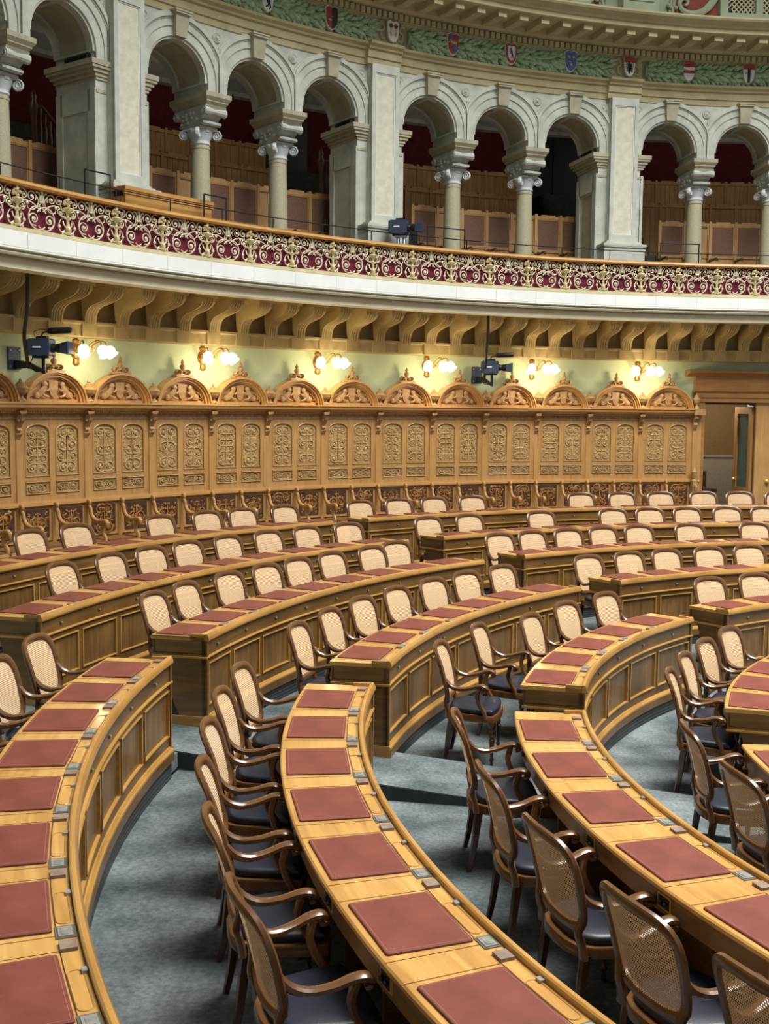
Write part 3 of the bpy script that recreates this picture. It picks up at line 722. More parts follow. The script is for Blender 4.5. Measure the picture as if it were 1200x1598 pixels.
    for x in (-W, 0):
        mb = N()
        pth = smoothpath([(x, p[0], p[2]) for p in spiral(-.045, 1.69, .012, .035, 1.0, 0, 1, 6)]+[(x, -.085, 1.60), (x, -.10, 1.53), (x, -.16, 1.46), (x, -.27, 1.425), (x, -.37, 1.435), (x, -.43, 1.44), (x, -.465, 1.415), (x, -.455, 1.38), (x, -.43, 1.385)], 2)
        mb.tube(pth, .066, lerpl([.05, .05, .048, .046, .05, .052, .06, .05], len(pth)), 8, up=(1, 0, 0), sq=.7)
        mb.tube(smoothpath([(x, -.39, 1.42), (x, -.35, 1.35), (x, -.36, 1.28), (x, -.42, 1.22), (x, -.43, 1.16)], 3), .05, .05, 6, up=(1, 0, 0), sq=.7)
        mk('armrest', mb, M['oak'], root)
        mb = N(); mb.box(x-.022, x+.022, -.44, .03, FL[1], 1.16); mb.box(x-.03, x+.03, -.01, .03, 1.16, 1.7); mk('partition', mb, M['oak'], root)
    return root
st0 = stall_template()
variants = {}
def relief_variant(me_src, kind, seed):
    pass
nb = len(EDG)-1
for k in range(nb):
    a1, a0 = EDG[k], EDG[k+1]; mid = (a0+a1)/2
    idx = nb-1-k
    lab = 'carved oak double choir stall with arched pediment, %s counting left from the open doorway' % ORD[idx]
    loc = P(RW, mid, FL[1]); rz = RAD(mid-90)
    if k == 0: st = st0; st.location = loc; st.rotation_euler = (0, 0, rz); st['label'] = lab
    else: st = dup(st0, loc, rz, lab)
    st.scale = ((a1-a0)/4.28, 1, 1)
    if k:     # every bay has its own carved foliage
        n = 0
        for c in st.children:
            base_ = c.name.split('.')[0]
            for g in c.children:
                gb = g.name.split('.')[0]
                if gb not in ('foliage_relief', 'leather_ornament'): continue
                n += 1; sd = k*17+n; m2 = MB()
                mn = min(v.co.x for v in g.data.vertices); mxx = max(v.co.x for v in g.data.vertices); xc = -.243 if (mn+mxx) < 0 else .243
                if base_ == 'carved_panel':
                    m = carving(.34, .62, sd, .018, .009, random.Random(sd).choice([3, 4, 5, 6]), .014, True, 60); oz = 2.13; mt = M['relief']
                elif base_ == 'seat_back':
                    xc = -.277 if xc < 0 else .277
                    m = carving(.34, .34, sd, -.014, .006, random.Random(sd).choice([1, 2]), .02, True, 22); oz = 1.27; mt = M['leather_r']
                else: continue
                m2.M = TZ @ Matrix.Translation((xc, 0, oz)); m2.add(m.v, m.f)
                new = mk(gb, m2, mt, c); g.parent = None; bpy.data.objects.remove(g)
# carved end post beside the doorway
ep = thing('stall_end_post', 'carved oak end post with urn and scroll beside the open doorway', 'post', P(RW, 96.55, FL[1]), RAD(6.55))
mb = MB(); mb.M = TZ; mb.box(-.03, .14, -.02, .06, FL[1], 3.0); mk('panel', mb, M['oak'], ep)
mb = MB(); mb.M = TZ
mb.loft([[(-.035, y, z) for y, z in [(.02, 2.99), (-.13, 2.99), (-.14, 2.93), (-.05, 2.87), (-.09, 2.80), (-.02, 2.68), (.02, 2.6)]], [(.035, y, z) for y, z in [(.02, 2.99), (-.13, 2.99), (-.14, 2.93), (-.05, 2.87), (-.09, 2.80), (-.02, 2.68), (.02, 2.6)]]])
mb.box(-.06, .15, -.18, .06, 2.99, 3.105); mk('bracket', mb, M['relief_o'], ep)
mb = MB(); mb.M = TZ; mb.lathe([(.06, 0), (.045, .045), (.03, .06), (.03, .085), (.055, .11), (.07, .13), (.075, .17), (.08, .19), (.055, .215), (.035, .26), (.012, .275), (.018, .29), (.004, .31)], 12, 0, -.085, 3.105); mk('urn_finial', mb, M['relief_o'], ep)
mb = MB(); mb.M = TZ; mb.box(-.05, .05, -.16, -.02, 1.2, 1.72); mb.lathe([(.06, 0), (.04, .03), (.05, .07), (.05, .15), (.06, .17), (.03, .2), (.02, .25), (.004, .28)], 10, 0, -.09, 1.72)
mb.tube(smoothpath([(0, -.1, 1.66), (0, -.2, 1.6), (0, -.17, 1.5), (0, -.2, 1.42), (0, -.35, 1.38), (0, -.45, 1.4)], 3), .06, .05, 8, up=(1, 0, 0)); mk('newel', mb, M['relief_o'], ep)

# ------------------------------------------------------------------ wall lamps
sc0 = None
SCA = [143.91, 135.03, 126.37, 117.81, 109.41, 101.02]
for k, a in enumerate(SCA):
    lab = 'gilded three-armed wall lamp with lit glass shades, %s counting left from the doorway' % ORD[len(SCA)-1-k]
    if sc0 is None:
        sc0 = thing('wall_lamp', lab, 'wall lamp', P(14.93, a, 3.82), RAD(a-90), 'wall lamps on the green wall')
        mb = MB(); mb.M = Matrix.Scale(.6, 4, Vector((0, 1, 0)))
        rg = [(.03, -.2), (.06, -.17), (.05, -.1), (.085, -.06), (.1, 0), (.085, .06), (.05, .1), (.065, .15), (.035, .18), (.01, .2)]
        mb.lathe([(.001, -.205)]+rg, 12, 0, -.01, 0)
        for q in range(10): mb.blob((.06*math.cos(q*.63), -.06, .1*math.sin(q*.63)), .02, 6, 3)
        mk('wall_plate', mb, M['sconce'], sc0)
        for tx, pr in ((-.2, .42), (0, .55), (.2, .42)):
            mb = MB(); pth = smoothpath([(0, -.05, -.02), (tx*.35, -pr*.35, -.02), (tx*.6, -pr*.6, .1), (tx*.9, -pr*.88, .14), (tx, -pr, .09), (tx, -pr, .055)], 4)
            mb.tube(pth, .02, .02, 6); mb.tube([(tx*.5+p[0], -pr*.5, .02+p[2]) for p in spiral(0, 0, .05, .012, 1.2, 0, 1, 10)], .012, .012, 5)
            mb.lathe([(.012, .06), (.03, .05), (.035, .03), (.02, .02)], 8, tx, -pr, 0); arm = mk('lamp_arm', mb, M['sconce'], sc0)
            mb = MB(); prof = [(.022, .04), (.05, .03), (.075, -.005), (.08, -.045), (.066, -.08), (.085, -.115), (.06, -.105), (.01, -.095)]
            mb.M = Matrix.Translation((tx, -pr, .06)) @ Matrix.Rotation(RAD(-32), 4, 'X') @ Matrix.Rotation(RAD(-110*tx), 4, 'Y') @ Matrix.Translation((0, 0, -.04)); mb.lathe(prof, 12, 0, 0, 0); mk('glass_shade', mb, M['bulb'], arm)
        cur = sc0
    else: cur = dup(sc0, P(14.93, a, 3.82), RAD(a-90), lab)
    for tx in (0,):
        ld = bpy.data.lights.new('lamp_glow', 'POINT'); ld.energy = 13; ld.color = (1.0, .85, .6); ld.shadow_soft_size = .09
        lo = bpy.data.objects.new('lamp_glow', ld); COL.objects.link(lo); lo.parent = cur; lo.location = (0, -.48, -.2)

# ------------------------------------------------------------------ balcony front
mb = MB(); mb.sweep([(13.70, 5.11), (13.68, 5.13), (13.70, 5.17), (13.73, 5.19), (13.95, 5.19), (13.95, 5.11)], 79, 205, 80); struct(mk('trim_2', mb, M['stone_y']))
mb = MB(); mb.sweep([(13.62, 4.90), (13.62, 5.115), (13.95, 5.115), (13.95, 4.90)], 79, 205, 80); struct(mk('trim_3', mb, M['stone_w']))
mb = MB()
for k in range(40): a = 79+k*3.3; mb.abox(13.6185, 13.63, 4.905, 5.11, a, a+.02, 1)
mb.sweep([(13.6188, 4.925), (13.63, 4.925), (13.63, 4.929), (13.6188, 4.929)], 79, 205, 80)
struct(mk('trim_4', mb, M['key']))
mb = MB(); mb.sweep([(13.72, 4.80), (13.67, 4.805), (13.68, 4.82), (13.63, 4.83), (13.62, 4.855), (13.645, 4.88), (13.61, 4.89), (13.605, 4.902), (13.95, 4.902), (13.95, 4.80)], 79, 205, 80); struct(mk('trim_5', mb, M['key']))
mb = MB(); mb.sweep([(13.74, 4.69), (13.74, 4.80), (14.0, 4.80), (14.0, 4.69)], 79, 205, 80); struct(mk('trim_6', mb, noisy('cream_stone_band', srgb(222,216,186), srgb(232,227,200), 3, .7)))
mb = MB(); mb.sweep([(13.74, 4.72), (15.3, 4.72), (15.3, 5.15), (13.9, 5.15), (13.9, 4.82)], 79, 205, 80); struct(mk('floor_gallery', mb, M['stone_c']))
mb = MB(); mb.abox(14.86, 15.0, 4.19, 4.74, 79, 205, 60); mb.abox(14.66, 14.9, 4.20, 4.23, 79, 205, 60); struct(mk('trim_7', mb, M['stone_c']))
# corbels
cb0 = None
for k in range(-5, 33):
    a = 150.57-2.30*k+.009*k*k
    lab = 'fluted S-shaped stone corbel under the balcony, %s from the left edge of the picture' % (ORD[min(k+2, 34)] if k >= -2 else 'outermost')
    if k < -2 or k > 29: continue
    if cb0 is None:
        cb0 = thing('corbel', lab, 'corbel', P(14.7, a, 4.20), RAD(a-90), 'stone corbels under the balcony')
        pr = [(.0, 0), (-.05, 0), (-.06, .06), (-.075, .13), (-.12, .195), (-.21, .24), (-.33, .265), (-.46, .295), (-.57, .34), (-.63, .40), (-.64, .46), (-.64, .48), (.0, .48)]
        wds = [.1, .1, .1, .1, .1, .1, .102, .108, .115, .12, .125, .125, .125]
        mb = MB(); n = len(pr); vs = [(-w, y, z) for (y, z), w in zip(pr, wds)]+[(w, y, z) for (y, z), w in zip(pr, wds)]
        mb.add(vs, [tuple(range(n)), tuple(range(2*n-1, n-1, -1))]+[(i, i+n, (i+1) % n+n, (i+1) % n) for i in range(n)]); mk('scroll', mb, M['stone_c'], cb0)
        mb = MB()
        for q in range(4):
            x = -.066+q*.044; mb.tube(smoothpath([(x, y-.004, z-.004) for y, z in pr[1:11]], 2), .024, .024, 5, up=(1, 0, 0))
        mk('fluting', mb, M['stone_c'], cb0)
        mb = MB(); mb.box(-.14, .14, -.67, 0, .46, .49); mb.box(-.165, .165, -.71, 0, .488, .515); mk('cap_block', mb, M['stone_c'], cb0)
        mb = MB(); mb.box(-.125, .125, -.03, 0, -.18, .0); mk('foot_block', mb, M['stone_c'], cb0)
    else: dup(cb0, P(14.7, a, 4.20), RAD(a-90), lab)

# gilded balustrade
bal = thing('balcony_balustrade', 'gilded scrollwork balustrade with crimson cloth and wooden handrail along the curved gallery', 'balustrade', P(13.76, 120, 5.19))
mb = MB(); mb.sweep([(13.69, 5.665), (13.67, 5.69), (13.68, 5.72), (13.72, 5.74), (13.84, 5.74), (13.87, 5.72), (13.87, 5.69), (13.83, 5.665)], 79, 205, 90); mk('handrail', mb, M['handrail'], bal, True)
mb = MB(); mb.abox(13.81, 13.82, 5.19, 5.665, 79, 205, 90); mk('crimson_cloth', mb, M['velvet'], bal, True)
mb = MB()
for s in (1, -1):
    def T(pts, w0=.02, w1=.011):
        pts = [(s*x, -.012, z) for x, z in pts]; sm = smoothpath(pts, 2); mb.tube(sm, lerpl([w0, w1], len(sm)), .014, 5, up=(0, 1, 0))
    def SP(cx, cz, r0, r1, turns, a0, d, w0=.018): T([(p[0], p[2]) for p in spiral(cx, cz, r0, r1, turns, RAD(a0), d, 16)], w0, .011)
    T([(p[0], p[2]) for p in spiral(.055, .15, .14, .14, .8, RAD(150), -1, 18)], .018, .016)
    SP(.118, .135, .085, .012, 1.7, 250, 1)
    T([(.37, .235), (.30, .315), (.20, .335), (.10, .30), (.02, .235)], .02, .014)
    T([(.36, .06), (.31, .03), (.27, .07), (.265, .13), (.30, .19), (.36, .21)], .024, .012)
    SP(.15, .395, .072, .012, 1.6, 215, -1, .016)
    T([(.09, .42), (.045, .36), (.075, .28), (.14, .235), (.205, .25), (.215, .30)], .016, .011)
    SP(.265, .40, .05, .01, 1.4, 120, 1, .015)
    SP(.29, .27, .05, .01, 1.3, 200, -1, .015)
    T([(.225, .44), (.27, .47), (.33, .46)], .014, .008)
    T([(.02, .47), (.035, .40), (.02, .33), (.045, .29)], .014, .01)
    for x, z, q in ((.118, .135, .024), (.15, .395, .02), (.265, .40, .016), (.29, .27, .016), (.215, .31, .02), (.265, .10, .024)): mb.blob((s*x, -.018, z), (q, .016, q), 7, 4)
    mb.tube(smoothpath([(s*.022, -.015, .35), (s*.03, -.02, .42), (s*.065, -.015, .46), (s*.082, -.01, .445)], 2), .02, .014, 5, up=(0, 1, 0))
mb.blob((0, -.02, .40), (.016, .016, .06), 7, 4); mb.blob((0, -.02, .34), (.042, .018, .014), 7, 4); mb.blob((0, -.02, .46), (.02, .016, .02), 7, 4)
mk('scroll_panel', mb, M['gold'], bal)
mb = MB()
mb.lathe([(.045, 0), (.05, .02), (.028, .035), (.034, .06), (.03, .1), (.018, .16), (.02, .2), (.03, .215), (.018, .23), (.022, .265), (.058, .30), (.068, .325), (.062, .335), (.03, .345)], 10, 0, -.03, 0)
rg = random.Random(3)
for q in range(10): mb.blob((rg.uniform(-.055, .055), -.04+rg.uniform(-.02, .02), .36+rg.uniform(0, .075)), .022, 6, 4)
mb.blob((0, -.04, .45), (.026, .024, .034), 7, 4); mb.blob((0, -.05, .06), (.03, .032, .045), 8, 4)
for s in (1, -1):
    mb.tube(smoothpath([(0, -.03, .17), (s*.045, -.03, .22), (s*.10, -.03, .22), (s*.14, -.02, .26)], 2), .026, .016, 5, up=(0, 1, 0))
    mb.tube(smoothpath([(s*.02, -.03, .0), (s*.06, -.035, .03), (s*.09, -.03, .005)], 2), .026, .02, 5, up=(0, 1, 0))
    mb.tube(smoothpath([(s*.04, -.03, .29), (s*.09, -.03, .3), (s*.105, -.02, .36), (s*.085, -.02, .41)], 2), .018, .014, 5, up=(0, 1, 0))
    mb.tube(smoothpath([(s*.02, -.03, .09), (s*.06, -.03, .12), (s*.07, -.02, .17)], 2), .022, .014, 5, up=(0, 1, 0))
mk('basket_post', mb, M['goldd'], bal)
pan = [c for c in bal.children if c.name.startswith('scroll_panel')][0]; post = [c for c in bal.children if c.name.startswith('basket_post')][0]
firstp = True; o_ = ORIG[bal.name]
for k in range(-5, 23):
    a = 151.81-3.42*k+.0116*k*k; an = 151.81-3.42*(k+1)+.0116*(k+1)**2; am = (a+an)/2
    p1 = P(13.77, a, 5.19)-o_; p2 = P(13.77, am, 5.19)-o_; sx = (a-an)/3.2
    if firstp:
        post.location = p1; post.rotation_euler = (0, 0, RAD(a-90)); pan.location = p2; pan.rotation_euler = (0, 0, RAD(am-90)); pan.scale = (sx, 1, 1); firstp = False
    else:
        c = post.copy(); COL.objects.link(c); c.location = p1; c.rotation_euler = (0, 0, RAD(a-90)); c.parent = bal
        c = pan.copy(); COL.objects.link(c); c.location = p2; c.rotation_euler = (0, 0, RAD(am-90)); c.scale = (sx, 1, 1); c.parent = bal
# thin black safety rail above the handrail
sr = thing('safety_rail', 'thin black iron safety rail running above the wooden balcony handrail', 'rail', P(13.9, 120, 5.74))
def arcpts(r, a0, a1, z, n): return [P(r, a0+(a1-a0)*i/n, z) for i in range(n+1)]
mb = MB(); mb.tube(arcpts(13.9, 80, 200, 5.93, 120), .018, .018, 5); mk('rail', mb, M['iron'], sr, True)
mb = MB()
for k in range(28): p = P(13.9, 82+k*3.9, 5.3); mb.tube([p, p+Vector((0, 0, .63))], .016, .016, 5, up=(1, 0, 0))
mk('posts', mb, M['iron'], sr, True)
for a1, a0 in ((146.59, 144.8), (138.0, 136.3), (120.35, 117.3), (101.32, 98.25)):
    mb = MB(); pts = [P(13.9, a1, 5.5), P(13.9, a1, 6.1)]+arcpts(13.9, a1, a0, 6.1, 4)+[P(13.9, a0, 6.1), P(13.9, a0, 5.5)]; mb.tube(pts, .022, .022, 5, up=(.3, .2, .9)); mk('raised_frame', mb, M['iron'], sr, True)

# ------------------------------------------------------------------ arcade
RF, RB = 14.62, 15.47
MIDS = [170.2, 151.1, 131.97, 112.9, 94.0]
PIL = [160.7, 141.5, 122.4, 103.4, 84.4]
AO = 5.65
ARCH = sorted([m+o for m in MIDS for o in (-AO, 0, AO)])
HO = .55            # half opening of an arch
ZS, ZA, ZT = 7.78, 7.90, 8.76
dg = lambda x: math.degrees(x/RF)
mb = MB()
pts = []            # (angle, zlow)
for i, c in enumerate(ARCH):
    h = dg(HO)
    left_pier = any(abs((c-p)-3.8) < .6 for p in PIL); right_pier = any(abs((p-c)-3.8) < .6 for p in PIL)
    pts.append((c-h, 4.95 if left_pier else ZS))
    for q in range(17):
        x = -math.cos(math.pi*q/16); pts.append((c+h*x, ZA+HO*math.sin(math.pi*q/16)))
    pts.append((c+h, ZS if not right_pier else 4.95))
    if right_pier: pass
for (a0, z0), (a1, z1) in zip(pts, pts[1:]):
    vs = [P(RF, a0, z0), P(RF, a1, z1), P(RF, a1, ZT), P(RF, a0, ZT), P(RB, a0, z0), P(RB, a1, z1), P(RB, a1, ZT), P(RB, a0, ZT)]
    mb.add(vs, [(0, 1, 2, 3), (5, 4, 7, 6), (0, 4, 5, 1)])
arcade = struct(mk('wall_arcade', mb, M['stone'], ang=30))
# rims of the deep arch soffits and the stone courses on the jambs
mb = MB()
for c in ARCH:
    for r0, r1 in ((RF+.0, RF+.14), (RB-.14, RB)):
        rings = []
        for q in range(17):
            t = math.pi*q/16
            ring = []
            for rr, hh in ((r0, HO), (r1, HO), (r1, HO-.035), (r0, HO-.035)): ring.append(P(rr, c-dg(hh*math.cos(t)), ZA+hh*math.sin(t)))
            rings.append(ring)
        mb.loft(rings)
mk('soffit_rim', mb, M['stone'], arcade)
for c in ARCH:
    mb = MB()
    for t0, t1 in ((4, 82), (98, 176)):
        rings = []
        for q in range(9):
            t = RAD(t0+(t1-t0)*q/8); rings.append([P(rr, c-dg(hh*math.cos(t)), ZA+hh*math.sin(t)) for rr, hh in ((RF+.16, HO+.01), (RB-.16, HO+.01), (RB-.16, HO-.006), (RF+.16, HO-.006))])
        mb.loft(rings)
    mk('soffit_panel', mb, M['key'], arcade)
    mb = MB()
    for t0 in (0, 86, 180-3.5):
        t1 = t0+(8 if t0 == 86 else 3.5)
        rings = []
        for q in range(3):
            t = RAD(t0+(t1-t0)*q/2); rings.append([P(rr, c-dg(hh*math.cos(t)), ZA+hh*math.sin(t)) for rr, hh in ((RF+.13, HO+.01), (RB-.13, HO+.01), (RB-.13, HO-.035), (RF+.13, HO-.035))])
        mb.loft(rings)
    mk('soffit_band', mb, M['stone'], arcade)
mb = MB()
for c in ARCH:
    for r0, r1, pj in ((HO, HO+.135, .03), (HO+.135, HO+.235, .05), (HO+.235, HO+.26, .06), (HO+.26, HO+.315, .085), (HO+.315, HO+.34, .05)):
        rings = []
        for q in range(27):
            t = math.pi*(q-1)/24 if 0 < q < 26 else (0 if q == 0 else math.pi)
            dz = -.12 if q in (0, 26) else 0
            ring = []
            for rr, hh in ((RF-pj, r0), (RF-pj, r1), (RF+.02, r1), (RF+.02, r0)):
                x = max(-.722, min(.722, hh*math.cos(t))); ring.append(P(rr, c-dg(x), ZA+dz+hh*math.sin(t)))
            rings.append(ring)
        mb.loft(rings)
mk('archivolt', mb, M['stone'], arcade, ang=25)
for c in ARCH:
    mb = MB()
    rings = []
    for w, z, pj in ((.095, 8.43, .11), (.125, 8.74, .15)):
        rings.append([P(RF-pj, c-dg(w), z), P(RF-pj, c+dg(w), z), P(RF+.05, c+dg(w), z), P(RF+.05, c-dg(w), z)])
    mb.loft(rings); mb.abox(RF-.18, RF+.02, 8.735, 8.765, c-dg(.14), c+dg(.14), 1); mb.abox(RF-.19, RF+.02, 8.765, 8.79, c-dg(.16), c+dg(.16), 1)
    mk('keystone', mb, M['key'], arcade)
for m_ in MIDS:
    for o in (-8.05, -2.83, 2.83, 8.05):
        mb = MB(); mb.M = Matrix.Translation(P(RF, m_+o, 8.6)) @ Matrix.Rotation(RAD(m_+o-90), 4, 'Z') @ Matrix.Rotation(RAD(90), 4, 'X')
        mb.lathe([(.075, 0), (.08, .02), (.07, .03), (.055, .02), (.045, .035), (.03, .025), (.02, .045), (.005, .05)], 14); mk('rosette', mb, M['stone'], arcade)
# pier joints, impost mouldings and panelled jamb faces
for p in PIL:
    h = 9.5-AO-dg(HO)-.02
    mb = MB()
    for pj, z0, z1 in ((.02, 7.36, 7.4), (.035, 7.53, 7.57), (.06, 7.57, 7.62), (.1, 7.62, 7.67), (.14, 7.67, 7.71), (.16, 7.71, 7.78)):
        mb.abox(RF-pj*.6, RB+pj*.6, z0, z1, p-h-dg(pj), p+h+dg(pj), 4)
    mk('impost', mb, M['key'], arcade)
    mb = MB()
    for sgn in (1, -1):
        e = p+sgn*h; e0, e1 = (e-dg(.005), e+dg(.045)) if sgn > 0 else (e-dg(.045), e+dg(.005))
        for r0, r1, z0, z1 in ((RF+.0, RF+.16, 4.95, 7.42), (RB-.14, RB, 4.95, 7.42), (RF+.1, RB-.1, 7.12, 7.42), (RF+.1, RB-.1, 4.95, 5.5)): mb.abox(r0, r1, z0, z1, e0, e1, 1)
        ei, eo = (e-dg(.005), e+dg(.018)) if sgn > 0 else (e-dg(.018), e+dg(.005))
        for r0, r1, z0, z1 in ((RF+.16, RF+.2, 5.5, 7.12), (RB-.18, RB-.14, 5.5, 7.12), (RF+.16, RB-.14, 7.08, 7.12)): mb.abox(r0, r1, z0, z1, ei, eo, 1)
    mk('jamb_frame', mb, M['stone'], arcade)
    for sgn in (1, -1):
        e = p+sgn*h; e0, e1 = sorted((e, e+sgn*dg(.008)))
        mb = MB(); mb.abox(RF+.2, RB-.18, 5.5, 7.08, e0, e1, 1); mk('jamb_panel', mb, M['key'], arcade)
    mb = MB()
    for z in (5.6, 6.3, 6.8, 7.25):
        for sgn in (1, -1): mb.abox(RF-.001, RF+.01, z, z+.012, p+sgn*dg(.3), p+sgn*(h-.02), 1)
    mk('joint', mb, M['key'], arcade)
PW = .27
for k, p in enumerate(PIL):
    pr = thing('pilaster', 'tall stone wall pilaster with pale inset panel, %s counting from the left' % ORD[k-1 if k else 0] if 0 < k < 4 else 'tall stone wall pilaster with pale inset panel at the %s edge of the arcade' % ('left' if k == 0 else 'right'), 'pilaster', P(14.5, p, 4.95), 0, 'arcade pilasters')
    W_ = dict(parent=pr, world=True)
    w = dg(PW)
    mb = MB(); mb.abox(14.47, RF+.02, 5.2, ZT, p-w, p+w, 2)
    for sgn in (1, -1):
        a0, a1 = sorted((p+sgn*w, p+sgn*(w-dg(.075)))); mb.abox(14.44, 14.5, 6.2, ZT, a0, a1, 1)
    mb.abox(14.44, 14.5, 8.62, ZT, p-w, p+w, 2); mb.abox(14.44, 14.5, 6.15, 6.3, p-w, p+w, 2); mk('shaft', mb, M['stone'], **W_)
    mb = MB(); wi = dg(PW-.075); q = dg(.02)
    for a0, a1, z0, z1 in ((p-wi, p-wi+q, 6.3, 8.62), (p+wi-q, p+wi, 6.3, 8.62), (p-wi, p+wi, 8.6, 8.62), (p-wi, p+wi, 6.3, 6.32)): mb.abox(14.455, 14.48, z0, z1, a0, a1, 2)
    mk('panel_moulding', mb, M['capw'], **W_)
    mb = MB(); mb.abox(14.464, 14.472, 6.32, 8.6, p-wi+q, p+wi-q, 2); mk('inset_panel', mb, M['inset'], **W_)
    mb = MB()
    for pj, z0, z1 in ((.14, 4.95, 6.0), (.15, 6.0, 6.03), (.12, 6.03, 6.06), (.16, 6.06, 6.12), (.165, 6.08, 6.11), (.1, 6.12, 6.15), (.06, 6.15, 6.18)):
        mb.abox(14.46-pj, RF+.1, z0, z1, p-w-dg(pj), p+w+dg(pj), 2)
    mk('base', mb, M['stone'], **W_)
# columns
cl0 = None; kcol = 0
for m_ in sorted(MIDS, reverse=True):
    for o in (2.83, -2.83):
        a = m_+o
        if a > 165 or a < 86: continue
        lab = 'round granite column with scrolled capital between gallery arches, %s counting from the left' % ORD[kcol]; kcol += 1
        if cl0 is None:
            cl0 = thing('column', lab, 'column', P(15.04, a, 4.95), RAD(a-90), 'arcade columns')
            mb = MB(); mb.lathe([(.16, .2), (.162, .8), (.155, 1.4), (.142, 2.06), (.15, 2.07), (.15, 2.1), (.142, 2.11), (.142, 2.14)], 24); mk('shaft', mb, M['col'], cl0)
            mb = MB(); mb.box(-.23, .23, -.23, .23, 0, .1); mb.lathe([(.22, .1), (.235, .13), (.22, .16), (.18, .18), (.2, .21), (.17, .23)], 24); mk('base', mb, M['stone'], cl0)
            mb = MB(); mb.lathe([(.142, 2.12), (.16, 2.14), (.148, 2.17), (.15, 2.2), (.19, 2.28), (.2, 2.33), (.19, 2.36)], 20)
            for sx in (1, -1):
                for sy in (1, -1):
                    mb.M = Matrix.Translation((sx*.165, sy*.165, 2.27)) @ Matrix.Rotation(math.atan2(sy, sx), 4, 'Z')
                    mb.tube(smoothpath([(-.12, 0, .075), (-.04, 0, .085)]+[(p_[0], 0, p_[2]) for p_ in spiral(.02, 0, .078, .012, 1.9, math.pi/2, -1, 18)], 1), [.03]*21, .07, 6, up=(0, 1, 0)); mb.blob((.02, 0, 0), (.05, .02, .05), 8, 4); mb.M = None
            for q in range(4):
                mb.M = Matrix.Rotation(q*math.pi/2, 4, 'Z'); mb.blob((.185, 0, 2.33), (.03, .06, .035), 8, 4); mb.M = None
            mk('ionic_capital', mb, M['capw'], cl0)
            mb = MB(); rings = []
            for wx, wy, z in ((.15, .17, 2.33), (.16, .19, 2.40), (.165, .25, 2.48), (.175, .34, 2.56), (.19, .40, 2.62), (.19, .41, 2.66)): rings.append([(wx, -wy, z), (wx, wy, z), (-wx, wy, z), (-wx, -wy, z)])
            mb.loft(rings); 
            for sy in (1, -1):
                mb.tube([(-.2, sy*.37, 2.57), (-.12, sy*.365, 2.575), (0, sy*.35, 2.58), (.12, sy*.365, 2.575), (.2, sy*.37, 2.57)], [.13, .12, .085, .12, .13], [.13, .12, .085, .12, .13], 10)
                mb.tube([(-.17, sy*.27, 2.42), (.17, sy*.27, 2.42)], .09, .07, 8)
                mb.tube([(-.16, sy*.2, 2.37), (.16, sy*.2, 2.37)], .05, .05, 8)
                for sx in (1, -1):
                    mb.tube([(sx*.2, sy*.37+p_[0], 2.57+p_[2]) for p_ in spiral(0, 0, .06, .012, 1.5, 0, sy, 12)], .016, .02, 5, up=(1, 0, 0))
            rg = random.Random(2)
            for sx in (1, -1):
                for q in range(16): mb.blob((sx*.175, rg.uniform(-.26, .26), rg.uniform(2.42, 2.6)), (.02, .035, .03), 6, 3)
            mk('carved_block', mb, M['cap'], cl0)
            mb = MB()
            mb.loft([[(sx_*w1, sy_*w2, z_) for sx_, sy_ in ((-1, -1), (1, -1), (1, 1), (-1, 1))] for w1, w2, z_ in ((.165, .40, 2.62), (.17, .41, 2.66), (.2, .45, 2.70), (.2, .45, 2.715), (.225, .475, 2.745), (.235, .49, 2.765), (.235, .49, 2.83))])
            mk('abacus', mb, M['key'], cl0, ang=20)
        else: dup(cl0, P(15.04, a, 4.95), RAD(a-90), lab)
# long black loudspeakers on the impost ledges
sb0 = None
for k, p in enumerate(PIL[1:4]):
    a = p+h+dg(.06); lab = 'black bar loudspeaker resting on the pier ledge at the %s pilaster from the left' % ORD[k]
    if sb0 is None:
        sb0 = thing('loudspeaker', lab, 'loudspeaker', P(14.95, a, 7.78), RAD(a-90), 'loudspeakers on the arcade ledges')
        mb = MB(); mb.box(-.045, .045, -.24, .24, .01, .1, .02); mk('housing', mb, M['black'], sb0)
        mb = MB(); mb.box(-.03, .03, -.2, -.16, 0, .02); mb.box(-.03, .03, .16, .2, 0, .02); mk('feet', mb, M['iron'], sb0)
    else: dup(sb0, P(14.95, a, 7.78), RAD(a-90), lab)

# ------------------------------------------------------------------ entablature
def entab(off, a0, a1, n):
    mb = MB()
    mb.sweep([(RF-.02-off, ZT), (RF-.02-off, 8.86), (RF-.045-off, 8.865), (RF-.045-off, 8.985), (RF-.08-off, 8.995), (RF-.09-off, 9.03), (RF-.14-off, 9.06), (RF-.15-off, 9.10), (RF-.02-off, 9.12), (RF-.02-off, 9.48), (RB, 9.48), (RB, ZT)], a0, a1, n)
    return mb
mb = entab(0, 79, 190, 70)
ent = struct(mk('trim_8', mb, M['stone_y'], ang=20))
for p in PIL[:]:
    m2 = entab(.1, p-dg(.33), p+dg(.33), 2); mk('break_block', m2, M['stone_y'], ent, ang=20)
mb = MB()
mb.sweep([(RF-.04, 9.46), (RF-.1, 9.48), (RF-.12, 9.5), (RF-.16, 9.505), (RF-.16, 9.62), (RF-.26, 9.64), (RF-.30, 9.67), (RF-.32, 9.75), (RF-.96, 9.75), (RF-.97, 9.76), (RF-.97, 9.83), (RF-1.0, 9.84), (RF-1.02, 9.87), (RF-1.12, 9.93), (RF-1.14, 9.96), (RF-1.14, 9.99), (RF-.5, 10.0), (RB, 10.0), (RB, 9.46)], 79, 190, 70)
cor = struct(mk('trim_9', mb, M['stone_y'], ang=20))
mb = MB(); k = 0; a = 80.0
